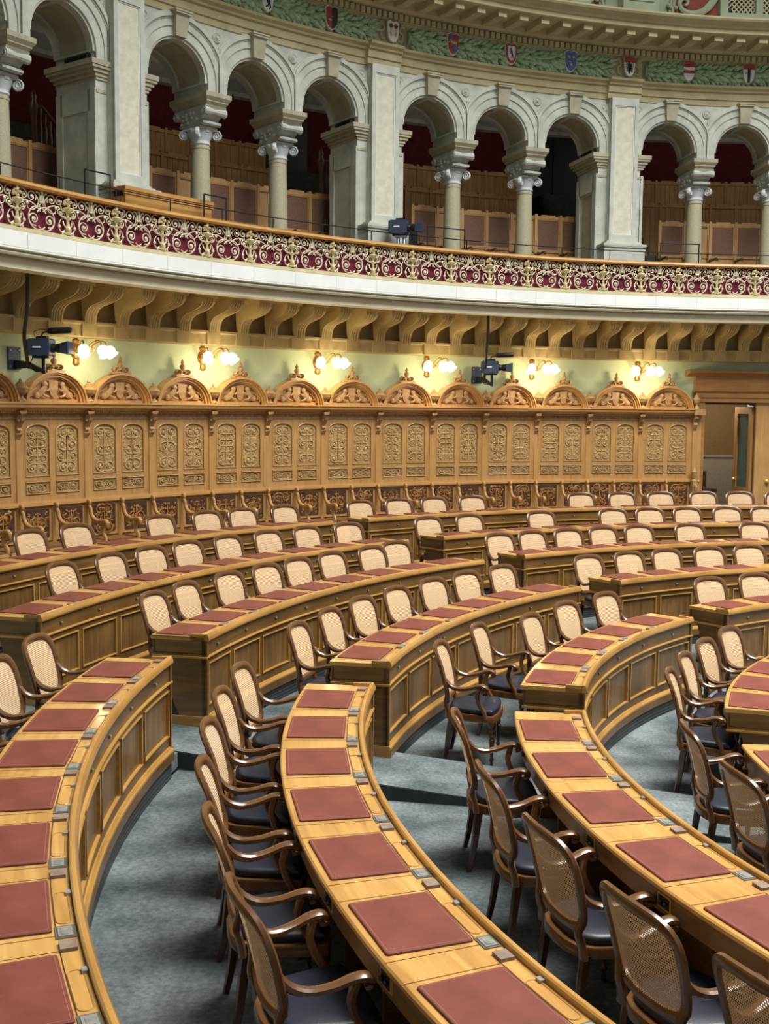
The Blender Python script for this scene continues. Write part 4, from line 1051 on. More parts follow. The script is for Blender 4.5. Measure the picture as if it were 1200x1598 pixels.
while a < 185:
    mb.abox(RF-.23, RF-.15, 9.515, 9.61, a, a+.28, 1); a += .425
mk('dentils', mb, M['stone_y'], cor)
md = None
for k in range(-26, 38):
    a = 113.19-1.735*k
    if a < 80 or a > 158: continue
    if md is None:
        mb = MB(); n_ = 0
        pr = [(.0, 0), (-.1, -.005), (-.25, -.02), (-.36, -.01), (-.45, .0), (-.49, -.02), (-.55, -.01), (-.56, .03), (-.56, .085), (0, .085)]
        mb.loft([[(-.075, y, z) for y, z in pr], [(.075, y, z) for y, z in pr]]); mb.box(-.095, .095, -.6, 0, .07, .09); mb.box(-.08, .08, -.585, -.49, -.02, .075)
        md = mk('modillion', mb, M['stone_y'], cor); md.location = P(RF-.31, a, 9.665); md.rotation_euler = (0, 0, RAD(a-90))
    else:
        c = md.copy(); COL.objects.link(c); c.location = P(RF-.31, a, 9.665); c.rotation_euler = (0, 0, RAD(a-90)); c.parent = cor
# garlands
SHA = [136.2, 131.48, 126.6, 121.9, 117.11, 112.52, 107.79, 103.2, 98.54, 93.97]
def garland(a1, a0, lab):
    mb = MB(); rg = random.Random(int(a1*10)); n = int(abs(a1-a0)*RAD(1)*RF/.062)
    mb2 = []
    for i in range(n):
        a = a1+(a0-a1)*(i+.5)/n
        for q in range(5):
            ph = (q-2)*.5+rg.uniform(-.15, .15); z = 9.315+.115*math.sin(ph)*1.15; rr = RF-.03-.09*math.cos(ph)
            base_ = P(rr, a+rg.uniform(-.1, .1), z)
            tdir = P(1, a-90, 0); outd = -P(1, a, 0)*math.cos(ph)+Vector((0, 0, math.sin(ph)))
            d = (tdir*.8+Vector((0, 0, 1))*math.sin(ph)*.55+outd*.28+Vector((0, 0, rg.uniform(-.15, .15)))).normalized()
            sd = d.cross(outd).normalized(); L_ = rg.uniform(.15, .21); w = rg.uniform(.036, .05)
            up_ = outd*.03
            vs = [base_, base_+d*L_*.35+sd*w, base_+d*L_*.7+sd*w*.8, base_+d*L_-outd*.01, base_+d*L_*.7-sd*w*.8, base_+d*L_*.35-sd*w, base_+d*L_*.5+up_]
            mb.add(vs, [(0, 1, 6), (1, 2, 6), (2, 3, 6), (3, 4, 6), (4, 5, 6), (5, 0, 6)])
    root = thing('laurel_garland', lab, 'garland', P(RF-.08, (a0+a1)/2, 9.2), 0, 'green laurel garlands on the frieze')
    m2 = MB(); pr = [(RF-.02, 9.19), (RF-.07, 9.22), (RF-.10, 9.27), (RF-.11, 9.315), (RF-.10, 9.36), (RF-.07, 9.41), (RF-.02, 9.44)]; m2.sweep(pr, a1, a0, 10); mk('core', m2, M['leaf'], root, True)
    mk('leaves', mb, M['leaf'], root, True, flat=True)
kg = 0
names = ['bear', 'red and black', 'two roses', 'blue band', 'white-edged red', 'three stars', 'black eagle', 'red and white bars', 'black upright bar']
for a1, a0 in zip(SHA, SHA[1:]):
    def edge(a, s):
        isp = any(abs(a-p) < .8 for p in PIL)
        return a-s*(dg(.37) if isp else dg(.07))
    garland(edge(a1, 1), edge(a0, -1), 'thick green garland of carved laurel leaves on the frieze, %s counting from the left' % ORD[kg]); kg += 1
garland(edge(93.97, 1), 86, 'thick green garland of carved laurel leaves at the right end of the frieze')
garland(141.0, edge(136.2, -1), 'thick green garland of carved laurel leaves at the far left end of the frieze')
# coats of arms
def shield_pts(s=1.0):
    w, h_ = .112*s, .185*s
    return [(-w, h_*.8), (-w*.5, h_*.95), (0, h_*.82), (w*.5, h_*.95), (w, h_*.8), (w*.98, 0), (w*.85, -h_*.5), (w*.5, -h_*.85), (0, -h_), (-w*.5, -h_*.85), (-w*.85, -h_*.5), (-w*.98, 0)]
def shield(a, lab, field, charges):
    isp = any(abs(a-p) < .8 for p in PIL); rr = RF-.17 if isp else RF-.15
    t = thing('heraldic_shield', lab, 'coat of arms', P(rr, a, 9.325), RAD(a-90), 'coats of arms on the frieze')
    mb = MB(); mb.prism_xz(shield_pts(1.06), -.012, .10); mk('rim', mb, M['sh_w'] if field != 'sh_w' else M['key'], t)
    mb = MB(); mb.prism_xz(shield_pts(.97), -.022, 0); mk('field', mb, M[field], t)
    for nm, mat, fn in charges:
        m = MB(); m.M = Matrix.Scale(1.12, 4); fn(m); mk(nm, m, M[mat], t)
    if isp:
        for s in (1, -1):
            m = MB(); m.tube(smoothpath([(s*.12, .05, -.1), (s*.19, .03, -.13), (s*.21, .03, -.02), (s*.15, .03, .03), (s*.19, .03, .12), (s*.25, .04, .1)], 3), .05, .05, 6, up=(0, 1, 0)); m.blob((s*.2, .03, .12), (.045, .03, .045), 7, 4); mk('scroll_supporter', m, M['stone_y'], t)
    return t
def clip(xz0, xz1): return lambda m: m.prism_xz(xz0, -.026, -.018)
def half_right(m): m.prism_xz([(0, .13), (.05, .15), (.096, .128), (.095, 0), (.082, -.08), (.048, -.135), (0, -.158)], -.027, -.02)
def bear(m):
    m.tube([(.02, -.025, -.05), (.0, -.025, .01), (-.01, -.025, .06)], [.05, .055, .045], .02, 7, up=(0, 1, 0)); m.blob((-.02, -.025, .09), (.026, .012, .022), 7, 4); m.blob((-.045, -.025, .085), (.018, .01, .01), 6, 3)
    for p in ([(-.01, -.025, .05), (-.045, -.025, .04), (-.06, -.025, .06)], [(0, -.025, .02), (-.04, -.025, .0), (-.06, -.025, .015)], [(.02, -.025, -.05), (-.01, -.025, -.09), (-.035, -.025, -.1)], [(.03, -.025, -.05), (.045, -.025, -.1), (.025, -.025, -.12)]): m.tube(p, .022, .015, 5, up=(0, 1, 0))
def eagle(m):
    m.blob((0, -.025, .0), (.022, .012, .05), 7, 4); m.blob((-.012, -.025, .06), (.016, .01, .016), 6, 3)
    for s in (1, -1):
        for q in range(5): m.tube([(s*.015, -.025, .03-.01*q), (s*(.075-.006*q), -.025, .06-.035*q)], [.018, .01], .01, 4, up=(0, 1, 0))
        m.tube([(s*.01, -.025, -.03), (s*.03, -.025, -.09)], .016, .01, 4, up=(0, 1, 0))
    m.tube([(0, -.025, -.04), (0, -.025, -.12)], [.03, .012], .01, 5, up=(0, 1, 0))
def roses(m):
    for s in (1, -1):
        for q in range(6): m.blob((s*.042+.022*math.cos(q*1.05), -.026, .075+.022*math.sin(q*1.05)), (.016, .008, .016), 6, 3)
        m.blob((s*.042, -.028, .075), (.014, .01, .014), 6, 3)
def stems(m):
    for s in (1, -1): m.tube([(s*.042, -.026, .045), (s*.04, -.026, -.075)], .012, .01, 5, up=(0, 1, 0)); m.tube([(s*.04, -.026, -.01), (s*.065, -.026, -.035)], .01, .008, 4, up=(0, 1, 0)); m.tube([(s*.04, -.026, -.03), (s*.015, -.026, -.055)], .01, .008, 4, up=(0, 1, 0))
def band(m): m.prism_xz([(-.09, .11), (-.045, .138), (.088, -.06), (.05, -.135), (.03, -.145)], -.028, -.02)
def lion(m):
    m.tube(smoothpath([(-.055, -.03, .03), (0, -.03, .01), (.05, -.03, .02)], 3), .04, .014, 6, up=(0, 1, 0)); m.blob((-.06, -.03, .045), (.02, .01, .018), 6, 3)
    for x in (-.045, -.02, .03, .055): m.tube([(x, -.03, .01), (x-.008, -.03, -.035)], .013, .01, 4, up=(0, 1, 0))
    m.tube(smoothpath([(.055, -.03, .02), (.08, -.03, .04), (.06, -.03, .06)], 3), .01, .01, 4, up=(0, 1, 0))
def stars(m):
    for x, z in ((-.042, .06), (.042, .06), (0, -.06)):
        m.prism_xz([(x+(.034 if q % 2 == 0 else .014)*math.sin(q*math.pi/6), z+(.034 if q % 2 == 0 else .014)*math.cos(q*math.pi/6)) for q in range(12)], -.03, -.02)
def inner_w(m): m.prism_xz([(x*.62, z*.66) for x, z in shield_pts(.95)], -.027, -.02)
def ram(m):
    m.tube(smoothpath([(.015, -.03, -.05), (.0, -.03, .01), (-.005, -.03, .04)], 3), .032, .012, 6, up=(0, 1, 0)); m.blob((-.015, -.03, .06), (.018, .01, .014), 6, 3)
    for p in ([(0, -.03, .03), (-.035, -.03, .03)], [(0, -.03, 0), (-.035, -.03, -.01)], [(.01, -.03, -.05), (-.015, -.03, -.08)], [(.02, -.03, -.05), (.03, -.03, -.085)]): m.tube(p, .012, .01, 4, up=(0, 1, 0))
def bar(z0, z1): return lambda m: m.prism_xz([(-.093, z0), (.093, z0), (.095, z1), (-.095, z1)], -.026, -.02)
def chief(m): m.prism_xz([(-.096, .06), (.096, .06), (.096, .128), (.048, .15), (0, .132), (-.048, .15), (-.096, .128)], -.028, -.02)
def pale(m): m.prism_xz([(-.024, .06), (.024, .06), (.022, -.145), (0, -.155), (-.022, -.145)], -.027, -.02)
shield(131.48, 'white shield with a black climbing bear at the top left of the frieze', 'sh_w', [('bear', 'sh_k', bear)])
shield(126.6, 'shield split upright into red and black halves', 'sh_r', [('black_half', 'sh_k', half_right)])
shield(121.9, 'white shield with two dark red roses on gold stems', 'sh_w', [('roses', 'sh_br', roses), ('stems', 'sh_y', stems)])
shield(117.11, 'red shield with slanting blue band and gold lion', 'sh_r', [('blue_band', 'sh_b', band), ('lion', 'sh_y', lion)])
shield(112.52, 'red shield with small white inner shield and black standing ram', 'sh_r', [('inner_shield', 'sh_w', inner_w), ('ram', 'sh_k', ram)])
shield(107.79, 'blue shield with three gold stars', 'sh_b', [('stars', 'sh_y', stars)])
shield(103.2, 'white shield with a red top and spread black eagle', 'sh_w', [('red_chief', 'sh_r', chief), ('eagle', 'sh_k', eagle)])
shield(98.54, 'white shield with two red crosswise bars', 'sh_w', [('top_bar', 'sh_r', chief), ('bar', 'sh_r', bar(-.04, .005))])
shield(93.97, 'white shield with red top and one black upright bar', 'sh_w', [('red_chief', 'sh_r', chief), ('pale', 'sh_k', pale)])
# attic storey above the cornice
mb = MB(); mb.abox(14.15, 14.5, 9.9, 11.6, 79, 150, 40); att = struct(mk('wall_attic', mb, M['attic']))
for m_, p0, p1 in ((94.0, 103.4, 84.4), (112.9, 122.4, 103.4), (131.97, 141.5, 122.4)):
    for s in (1, -1):
        b0 = m_+s*3.05; b1 = (p0-2.7) if s > 0 else (p1+2.7)
        a0, a1 = sorted((b0, b1))
        if a1 < 80.5: continue
        m2 = MB(); m2.abox(14.13, 14.16, 9.95, 11.3, a0, a1, 5); mk('red_panel', m2, M['attic_red'], att)
        m2 = MB()
        e = b1; pts_ = [P(14.13, e-s*dg(.55*(1-math.cos(RAD(q)))), 10.0+1.2*math.sin(RAD(q))) for q in range(-10, 95, 8)]
        m2.tube(pts_, .12, .09, 6, up=P(1, e, 0)); m2.tube([q_+P(.05, e-180, 0) for q_ in pts_], .04, .05, 6, up=P(1, e, 0)); mk('arched_moulding', m2, M['attic'], att)
        m2 = MB(); c_ = b0+s*dg(.9)
        fr = lambda x, z, r_=14.1: P(r_, b0+s*dg(x), z)
        pth = smoothpath([fr(.0, 10.9), fr(.06, 10.55), fr(.25, 10.3), fr(.5, 10.22), fr(.7, 10.27), fr(.77, 10.38), fr(.7, 10.47), fr(.61, 10.44), fr(.62, 10.37), fr(.67, 10.36)], 4)
        m2.tube(pth, lerpl([.16, .13, .1, .08, .06, .045], len(pth)), lerpl([.08, .07, .05], len(pth)), 7, up=P(1, b0, 0))
        for q in range(4): m2.blob(fr(.84+.05*q, 10.3+.03*(q % 2)), .04, 7, 4)
        mk('scroll_ornament', m2, M['attic'], att)
    m2 = MB()
    for a0, a1, z0, z1 in ((m_+2.4, m_+3.0, 10.05, 11.5), (m_-3.0, m_-2.4, 10.05, 11.5), (m_-3.0, m_+3.0, 10.05, 10.25), (m_-.25, m_+.25, 10.25, 11.5)): m2.abox(14.03, 14.16, z0, z1, a0, a1, 3)
    mk('grille_frame', m2, M['attic'], att)
    m2 = MB(); m2.abox(14.14, 14.155, 10.2, 11.5, m_-2.5, m_+2.5, 3); mk('grille_back', m2, M['sh_k'], att)
    m2 = MB()
    for q in range(-14, 30):
        for s in (1, -1):
            x0 = q*.09-.6; pp = []
            for z in (10.25, 11.4):
                x = x0+s*(z-10.25)
                pp.append((x, z))
            seg = [(pp[0][0]+(pp[1][0]-pp[0][0])*t/12, pp[0][1]+(pp[1][1]-pp[0][1])*t/12) for t in range(13)]
            seg = [(x, z) for x, z in seg if abs(x) < .6]
            if len(seg) > 1: m2.tube([P(14.11, m_-dg(x), z) for x, z in seg], .03, .012, 4, up=P(1, m_, 0), caps=False)
    mk('lattice', m2, M['stone_y'], att)
for p in PIL[1:4]:
    m2 = MB(); w = dg(.42)
    rings = []
    for ww, z in ((.42, 9.98), (.42, 10.1), (.36, 10.15), (.36, 11.4)): rings.append([P(13.92, p-dg(ww), z), P(13.92, p+dg(ww), z), P(14.2, p+dg(ww), z), P(14.2, p-dg(ww), z)])
    m2.loft(rings); q = mk('pedestal', m2, M['attic'], att)
    m2 = MB(); m2.abox(13.9, 13.93, 10.3, 11.2, p-dg(.25), p+dg(.25), 2); mk('frame', m2, M['attic'], q)
    m2 = MB(); m2.abox(13.885, 13.905, 10.36, 11.14, p-dg(.18), p+dg(.18), 2)
    for k in range(8): m2.blob(P(13.88, p-dg(.14-.04*k), 10.42+.02*(k % 2)), .03, 6, 3)
    mk('flower_inset', m2, M['capw'], q)

# ------------------------------------------------------------------ gallery interior
mb = MB(); mb.abox(18.8, 19.0, 4.9, 9.7, 79, 190, 40); struct(mk('wall_gallery', mb, M['redwall']))
mb = MB(); mb.abox(15.4, 18.9, 9.48, 9.6, 79, 190, 40); struct(mk('ceiling_gallery', mb, M['key']))
mb = MB(); mb.sweep([(18.8, 9.05), (18.72, 9.08), (18.7, 9.15), (18.55, 9.25), (18.45, 9.32), (18.45, 9.5), (18.8, 9.5)], 79, 190, 40); struct(mk('trim_10', mb, M['cap']))
for r0, r1, z in ((14.3, 15.6, 5.3), (15.6, 16.7, 5.72), (16.7, 17.8, 6.25), (17.8, 18.8, 6.9)):
    mb = MB(); mb.abox(r0, r1, 4.95, z, 79, 190, 40); struct(mk('floor_gallery', mb, M['galfloor']))
for r0, z in ((14.2, 5.3),):
    pass
def bench(bi, mid, row, b1, b0, rr, zf, ht, nseat):
    rn = ['front', 'middle', 'rear'][row]
    t = thing('gallery_bench', '%s high-backed wooden gallery bench behind the arches of the %s bay from the left' % (rn, ORD[bi]), 'bench', P(rr, (b0+b1)/2, zf), 0, 'gallery benches')
    W_ = dict(parent=t, world=True); d = (b1-b0)/nseat
    dr = lambda x: math.degrees(x/rr)
    for k in range(nseat):
        a1 = b1-k*d; a0 = a1-d
        mb = MB(); mb.abox(rr-.01, rr+.03, zf+.05, zf+ht-.06, a0, a1, 2)
        if row == 0:
            z0 = zf+.42
            mb.abox(rr-.03, rr, zf+.4, zf+.45, a0, a1, 2); mb.abox(rr-.03, rr, zf+ht-.08, zf+ht-.03, a0, a1, 2)
            mb.abox(rr-.03, rr, zf+.4, zf+ht-.03, a0, a0+dr(.045), 1); mb.abox(rr-.03, rr, zf+.4, zf+ht-.03, a1-dr(.045), a1, 1)
            for q in range(1, 5): mb.abox(rr-.014, rr, zf+.05, zf+.4, a0+d*q/5-.01, a0+d*q/5+.01, 1)
        else:
            for q in range(5): mb.abox(rr-.02, rr, zf+.05, zf+ht-.07, a0+d*q/5+dr(.006), a0+d*(q+1)/5-dr(.006), 1)
        sb = mk('seat_back', mb, M['gal'], **W_)
        if row == 0 and not (k % 3 == 1):
            mb = MB(); mb.abox(rr-.022, rr-.008, zf+.45, zf+ht-.08, a0+dr(.045), a1-dr(.045), 2); mk('fabric_panel', mb, M['gal_f'], sb, True)
    mb = MB(); mb.abox(rr-.035, rr+.045, zf+ht-.06, zf+ht, b0, b1, 10)
    for k in range(nseat):
        c = b1-(k+.5)*d; mb.abox(rr-.035, rr+.04, zf+ht, zf+ht+.025, c-d*.28, c+d*.28, 3)
    mk('top_rail', mb, M['gal'], **W_)
    mb = MB()
    for k in range(nseat+1): a = b1-k*d; mb.abox(rr-.05, rr+.05, zf, zf+ht+.03, a-dr(.025), a+dr(.025), 1)
    mk('posts', mb, M['gal'], **W_)
    if row < 1:
        for k in range(nseat+1):
            a = b1-k*d; mb = MB(); mb.tube(smoothpath([P(rr-.03, a, zf+.36), P(rr-.2, a, zf+.34), P(rr-.42, a, zf+.35), P(rr-.45, a, zf+.3)], 3), .05, .05, 6); mk('armrest', mb, M['roomd'], **W_)
    if row == 0:
        mb = MB()
        for k in range(nseat):
            c = b1-(k+.5)*d; mb.abox(rr-.025, rr-.012, zf+ht-.045, zf+ht-.028, c-dr(.03), c+dr(.03), 1)
        mk('number_plate', mb, M['sh_y'], **W_)
for bi, mid in enumerate(sorted(MIDS[1:], reverse=True)):
    pl, pr_ = mid+9.5, mid-9.5
    lo_, hi_ = mid-9.05, mid+4.2
    bench(bi, mid, 0, hi_, lo_, 15.9, 5.72, 1.09, 7)
    bench(bi, mid, 1, mid+4.6, mid-6.3, 16.95, 6.25, 1.1, 6)
    bench(bi, mid, 2, mid+5.2, mid-7.9, 18.0, 6.9, 1.12, 8)
    # stair with turned balusters and the tall dark door at the right side of each bay
    s_ = thing('gallery_stair', 'dark carpeted stair with turned wooden balusters behind the right-hand arch of the %s bay' % ORD[bi], 'stair', P(17, mid-12, 5.3))
    for k in range(9):
        mb = MB(); mb.abox(15.6+.33*k, 18.75, 5.3+.22*k, 5.95+.22*k, mid-14.5, mid-9.2, 3); mk('step', mb, M['galfloor'], s_, True)
    for k in range(5):
        p = P(16.9, mid-10.4-.3*k, 6.85-.05*k)
        mb = MB(); mb.lathe([(.032, 0), (.022, .1), (.035, .2), (.02, .32), (.035, .44), (.018, .6), (.028, .78-.03*k)], 8, p.x, p.y, p.z); mk('baluster', mb, M['gal_d'], s_, True)
    mb = MB(); mb.tube([P(16.9, mid-10.0, 7.62), P(16.9, mid-10.5, 7.66), P(16.9, mid-11.9, 7.28)], .08, .07, 6); mk('handrail', mb, M['gal_d'], s_, True)
    pz = P(16.9, mid-10.0, 6.8); mb = MB(); mb.lathe([(.07, 0), (.05, .1), (.06, .3), (.045, .6), (.065, .75), (.08, .85), (.05, .92), (.06, .98), (.03, 1.06), (.01, 1.1)], 10, pz.x, pz.y, pz.z); mk('newel_post', mb, M['gal_d'], s_, True)
    cdoor = thing('dark_door', 'tall black door in the red gallery wall of the %s bay' % ORD[bi], 'door', P(18.75, mid-10.6, 6.9))
    mb = MB(); mb.abox(18.68, 18.8, 6.9, 9.0, mid-12.0, mid-8.6, 3); mk('leaf', mb, M['black'], cdoor, True)
    mb = MB(); mb.abox(18.66, 18.7, 6.9, 9.0, mid-10.4, mid-10.36, 1); mb.blob(P(18.64, mid-10.3, 7.8), .03, 8, 4); mk('handle', mb, M['iron'], cdoor, True)
    gl = bpy.data.lights.new('gallery_fill', 'POINT'); gl.energy = 13; gl.color = (1, .92, .8); gl.shadow_soft_size = .3  # added fill light, no fixture: brightens the benches behind the arches
    glo = bpy.data.objects.new('gallery_fill', gl); COL.objects.link(glo); glo.location = P(15.95, mid-1, 9.1)
    g = thing('brown_handrail', 'short brown wooden handrail sloping beside the %s pilaster pier' % ORD[bi], 'handrail', P(15.3, pl-1.9, 5.3))
    mb = MB(); q0, q1 = P(15.7, pl-2.0, 6.5), P(14.75, pl-2.5, 6.05); mb.tube([q0, q1, q1+Vector((0, 0, -.08))], .07, .07, 8); mk('rail', mb, M['chair'], g, True)
    mb = MB(); mb.tube([q1+Vector((0, 0, -.75)), q1], .03, .03, 6, up=(1, 0, 0)); mk('post', mb, M['iron'], g, True)
# plain wooden counter behind the balustrade
wc = thing('wooden_counter', 'plain golden wooden counter behind the gallery handrail beside the left pilaster', 'counter', P(14.15, 140.2, 5.2))
mb = MB(); mb.abox(14.0, 14.04, 5.2, 5.98, 137.1, 143.4, 8); mb.abox(14.04, 14.35, 5.2, 5.9, 143.3, 143.45, 1); mb.abox(14.04, 14.35, 5.2, 5.9, 137.05, 137.2, 1); mk('front_board', mb, M['top'], wc, True)
mb = MB(); mb.abox(13.97, 14.36, 5.98, 6.03, 137.0, 143.5, 8); mb.abox(13.985, 14.02, 5.93, 5.98, 137.0, 143.5, 8); mk('top', mb, M['handrail'], wc, True)

# ------------------------------------------------------------------ television cameras
def tv_camera(a, r, z, lab, heading, mic, post):
    t = thing('television_camera', lab, 'camera', P(r, a, z), RAD(heading))
    mb = MB(); mb.box(-.17, .12, -.1, .1, -.1, .12, .015); mk('body', mb, M['camb'], t)
    mb = MB(); mb.box(-.19, -.16, -.09, .09, -.09, .11, .01); mb.box(-.08, .06, -.04, .04, .12, .155, .01); mb.box(-.13, .1, -.06, .06, -.13, -.1); mk('rear_panel', mb, M['black'], t)
    mb = MB(); mb.M = Matrix.Rotation(RAD(90), 4, 'Y'); mb.lathe([(.055, .11), (.06, .14), (.05, .17), (.062, .2), (.062, .24), (.07, .27)], 14); mk('lens', mb, M['black'], t)
    mb = MB(); mb.loft([[(.255, y*.75, zz*.75) for y, zz in ((-.1, -.08), (.1, -.08), (.1, .08), (-.1, .08))], [(.37, y, zz) for y, zz in ((-.1, -.085), (.1, -.085), (.1, .085), (-.1, .085))]]); hood = mk('lens_hood', mb, M['camb'], t)
    mb = MB(); mb.box(.366, .374, -.085, .085, -.07, .07); mk('front_glass', mb, M['lens'], hood)
    mb = MB(); mb.box(-.1, -.0, -.106, -.1, .0, .02); mk('name_plate', mb, M['white'], t)
    if mic:
        mb = MB(); mb.M = Matrix.Translation((.06, .0, .22)) @ Matrix.Rotation(RAD(88), 4, 'Y'); mb.lathe([(.01, 0), (.035, .01), (.042, .04), (.042, .28), (.035, .32), (.01, .33)], 12); mi = mk('microphone', mb, M['black'], t)
        mb = MB(); mb.tube([(-.04, 0, .14), (.0, 0, .2), (.09, 0, .22)], .02, .02, 6); mb.tube(smoothpath([(-.1, .02, .12), (-.14, .02, .2), (-.05, .02, .24), (.08, 0, .23)], 4), .01, .01, 5); mk('microphone_mount', mb, M['iron'], mi)
        mb = MB(); mb.tube(smoothpath([(-.12, -.02, -.1), (-.18, -.02, -.22), (-.1, -.02, -.3), (.0, -.02, -.28)], 4), .016, .016, 5); mk('loose_cable', mb, M['black'], t)
    if post:
        mb = MB()
        for s in (-.045, .06): mb.lathe([(.032, -.85), (.032, -.17), (.02, -.14)], 12, s, 0, 0)
        mb.box(-.09, .1, -.05, .05, -.16, -.12); mk('steel_post', mb, M['steel'], t)
    return t
for a_p, z_p, a_c, z_c, lab, hd, cab in ((148.0, 3.68, 148.3, 3.80, 'blue-grey television camera with long furry microphone on a wall arm at the far left', -8, 150.2), (113.85, 3.68, 114.05, 3.80, 'blue-grey television camera with microphone on a wall arm right of centre', -8, 115.0)):
    t = tv_camera(a_c, 14.25, z_c, lab, hd, True, False)
    o = P(14.25, a_c, z_c); inv = Matrix.Rotation(-RAD(hd), 4, 'Z')
    def loc(v): return inv @ (v-o)
    wp = P(14.92, a_p, z_p)
    mb = MB(); mb.M = inv @ Matrix.Translation(wp-o) @ Matrix.Rotation(RAD(a_p-90), 4, 'Z'); mb.box(-.1, .1, -.03, .0, -.15, .15); pl = mk('wall_plate', mb, M['camb'], t)
    mb = MB(); mb.M = inv @ Matrix.Translation(wp-o) @ Matrix.Rotation(RAD(a_p-90), 4, 'Z'); 
    for x in (-.07, .07):
        for zz in (-.11, .11): mb.blob((x, -.03, zz), .018, 6, 3)
    mk('bolts', mb, M['steel'], pl)
    st = P(14.25, a_c, z_c-.3)
    mb = MB(); mb.tube([loc(wp+Vector((0, 0, -.08))), loc(wp.lerp(st, .5)+Vector((0, 0, -.0))), loc(st)], [.05, .045, .04], [.16, .1, .05], 4, sq=.6); mb.tube([loc(st+Vector((0, 0, -.03))), loc(st+Vector((0, 0, .18)))], .05, .05, 8, up=(1, 0, 0)); mk('support_arm', mb, M['iron'], t)
    ct = P(14.3, cab, 4.72); cm = P(14.42, cab, 4.2)
    cb = thing('hanging_cable', 'thick black cable hanging from the balcony to the %s wall camera' % ('far left' if a_p > 140 else 'right-hand'), 'cable', ct)
    mb = MB(); mb.tube([p-ct for p in smoothpath([P(14.0, cab, 4.70), P(14.0, cab, 4.45), P(14.02, cab, 4.2), P(14.1, cab-.1, 3.9), wp+P(.3, a_p+180, -.12)], 5)], .05, .05, 7, up=(1, 0, 0)); mk('sleeve', mb, M['black'], cb)
tv_camera(122.2, 14.02, 6.05, 'television camera on a steel post behind the gallery handrail', -14, False, True)
sc_ = thing('small_black_monitor', 'slim black box on a stand beside the gallery television camera', 'monitor', P(14.1, 120.9, 5.3))
mb = MB(); mb.abox(14.06, 14.16, 5.72, 6.05, 120.7, 121.15, 1); mk('housing', mb, M['black'], sc_, True)
mb = MB(); q = P(14.11, 120.92, 5.3); mb.lathe([(.08, 0), (.02, .02), (.02, .42)], 8, q.x, q.y, q.z); mk('stand', mb, M['iron'], sc_, True)

# ------------------------------------------------------------------ doorway on the right
def rbox(mb, r0, r1, z0, z1, a0, a1, n=3): mb.abox(r0, r1, z0, z1, a0, a1, n)
mb = MB()
mb.sweep([(14.95, 3.73), (14.82, 3.73), (14.74, 3.79), (14.68, 3.80), (14.66, 3.84), (14.95, 3.85)], 79, 97.3, 10); rbox(mb, 14.83, 14.95, 3.46, 3.73, 79, 96.6, 8)
mb.sweep([(14.95, 3.43), (14.80, 3.43), (14.78, 3.455), (14.83, 3.475), (14.95, 3.475)], 79, 96.7, 10); rbox(mb, 14.82, 14.95, 3.33, 3.43, 79, 96.5, 8); rbox(mb, 14.84, 14.95, 3.24, 3.33, 79, 96.45, 8)
rbox(mb, 14.86, 15.1, FL[1], 3.24, 95.75, 96.5, 1)
M['doorw'] = wood('door_wood', srgb(132,90,44), srgb(154,108,56), srgb(174,128,72), 'u', .4, .2)
d1 = struct(mk('door_1', mb, M['doorw']))
mb = MB(); rbox(mb, 14.9, 14.97, FL[1], 3.24, 89.9, 91.75, 2); ld = mk('closed_leaf', mb, M['oak'], d1)
mb = MB(); q = P(14.86, 90.75, 1.70); mb.blob(q, .035, 10, 6); mb.blob(q+P(.03, 90.75, 0), (.05, .02, .05), 8, 4); q = P(14.84, 96.1, 1.70); mb.blob(q, .03, 10, 6); mk('knob', mb, M['brass'], d1)
mb = MB(); rbox(mb, 14.97, 15.4, FL[1], 3.24, 91.3, 91.75, 1); rbox(mb, 14.97, 15.4, 3.2, 3.4, 91.3, 96.0, 2); mk('jamb', mb, M['roomd'], d1)
# glazed leaf standing open inwards
gd = thing('glazed_door_leaf', 'narrow glazed wooden door leaf standing open in the right-hand doorway', 'door', P(15.08, 91.85, FL[1]), RAD(91.85-90+9))
mb = MB()
for x0, x1, z0, z1 in ((-.03, .03, .0, 2.5), ):
    mb.box(-.03, .03, -.05, .06, 0, 2.5); mb.box(-.03, .03, .5, .62, 0, 2.5); mb.box(-.03, .03, .06, .5, 2.36, 2.5); mb.box(-.03, .03, .06, .5, 0, .9)
mk('frame', mb, M['oak'], gd)
mb = MB(); mb.box(-.006, .006, .06, .5, .9, 2.36); mk('glass', mb, M['mirror'], gd)
mb = MB(); mb.blob((-.05, .55, 1.05), .035, 8, 5); mb.tube([(-.05, .55, 1.05), (-.05, .45, 1.05)], .02, .02, 6); mk('handle', mb, M['brass'], gd)
mb = MB(); rbox(mb, 18.4, 18.5, 2.05, 4.0, 86, 100, 4); struct(mk('wall_corridor', mb, M['room']))
mb = MB(); rbox(mb, 18.35, 18.5, .4, 2.05, 86, 100, 4); rbox(mb, 18.3, 18.4, 2.03, 2.08, 86, 100, 4); struct(mk('trim_11', mb, M['roomg']))
mb = MB(); rbox(mb, 15.1, 18.5, .45, FL[1], 86, 100, 4); struct(mk('floor_corridor', mb, M['galfloor']))
mb = MB(); rbox(mb, 15.1, 18.5, 3.9, 4.0, 86, 100, 4); rbox(mb, 15.1, 18.5, FL[1], 3.95, 99.0, 99.2, 1); rbox(mb, 15.1, 18.5, FL[1], 3.95, 86.0, 86.2, 1); struct(mk('ceiling_corridor', mb, M['room']))
db = thing('dark_bench_back', 'dark wooden bench back against the far wall beyond the doorway', 'bench', P(18.1, 94.5, FL[1]))
mb = MB(); rbox(mb, 18.1, 18.2, FL[1], 1.72, 91.5, 97.5, 4); mk('back', mb, M['roomd'], db, True)
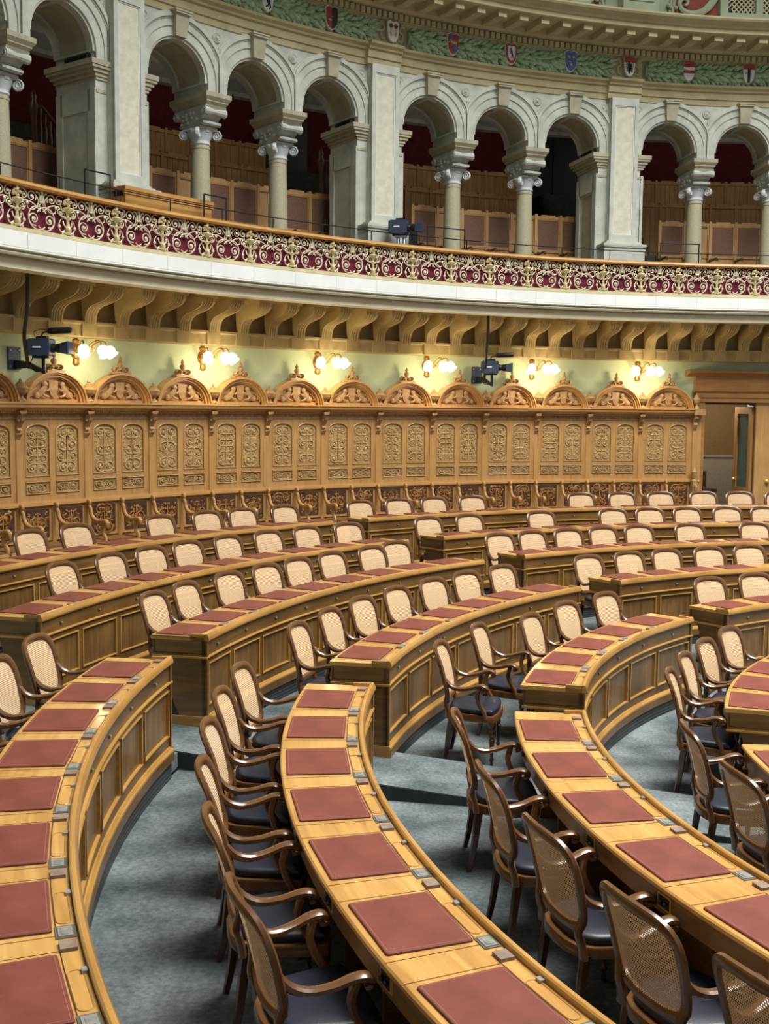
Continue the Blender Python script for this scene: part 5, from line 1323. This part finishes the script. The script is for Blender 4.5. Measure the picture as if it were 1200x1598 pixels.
mb = MB(); rbox(mb, 17.7, 18.1, 1.08, 1.14, 91.5, 97.5, 4); rbox(mb, 17.72, 17.76, FL[1], 1.1, 91.5, 97.5, 4); mk('seat', mb, M['roomd'], db, True)
ds = thing('dark_reading_desk', 'dark wooden reading desk with sloped boards in the room beyond the doorway', 'desk', P(16.9, 94.2, FL[1]))
mb = MB(); rbox(mb, 16.7, 17.2, 1.35, 1.42, 92.2, 96.3, 3); mk('top', mb, M['roomd'], ds, True)
mb = MB(); rbox(mb, 16.9, 17.15, FL[1], 1.36, 92.4, 92.6, 1); rbox(mb, 16.9, 17.15, FL[1], 1.36, 95.9, 96.1, 1); mk('legs', mb, M['roomd'], ds, True)
for a in (95.5, 94.6):
    mb = MB(); mb.loft([[P(16.75, a-.35, 1.42), P(16.75, a+.35, 1.42), P(16.77, a+.35, 1.42), P(16.77, a-.35, 1.42)], [P(17.0, a-.35, 1.8), P(17.0, a+.35, 1.8), P(17.02, a+.35, 1.8), P(17.02, a-.35, 1.8)]]); mk('sloped_board', mb, M['leather_b'], ds, True)
pp = thing('paper_stack', 'white papers stacked on the dark desk beyond the doorway', 'papers', P(16.85, 93.6, 1.42))
for k in range(4):
    mb = MB(); mb.loft([[P(16.8+.05*k, 93.3, 1.425+.07*k), P(16.8+.05*k, 93.85, 1.425+.07*k), P(16.82+.05*k, 93.85, 1.48+.07*k), P(16.82+.05*k, 93.3, 1.48+.07*k)], [P(16.81+.05*k, 93.3, 1.42+.07*k), P(16.81+.05*k, 93.85, 1.42+.07*k), P(16.83+.05*k, 93.85, 1.475+.07*k), P(16.83+.05*k, 93.3, 1.475+.07*k)]]); mk('sheet', mb, M['white'], pp, True)

# ------------------------------------------------------------------ daylight
w = bpy.data.worlds.new('World'); sc.world = w; w.use_nodes = True
bg = w.node_tree.nodes['Background']; bg.inputs['Color'].default_value = (.95, .98, 1.0, 1); bg.inputs['Strength'].default_value = .25
def area(name, loc_, rot, sx, sy, e, col):
    l = bpy.data.lights.new(name, 'AREA'); l.shape = 'RECTANGLE'; l.size = sx; l.size_y = sy; l.energy = e; l.color = col
    o = bpy.data.objects.new(name, l); COL.objects.link(o); o.location = loc_; o.rotation_euler = rot; return o
sk = area('skylight', (1, 1, 18), (0, 0, 0), 13, 11, 6000, (1.0, .985, .95)); sk.data.spread = RAD(125)
ci = bpy.data.lights.new('corridor_fill', 'POINT'); ci.energy = 170; ci.color = (1, .85, .65); ci.shadow_soft_size = .2  # unseen fill light added to brighten the room beyond the doorway
cio = bpy.data.objects.new('corridor_fill', ci); COL.objects.link(cio); cio.location = P(16.4, 93.2, 3.5)
sc.view_settings.view_transform = 'Standard'; sc.view_settings.look = 'None'; sc.view_settings.gamma = 1.0; sc.view_settings.use_curve_mapping = False
sc.view_settings.exposure = 0.0
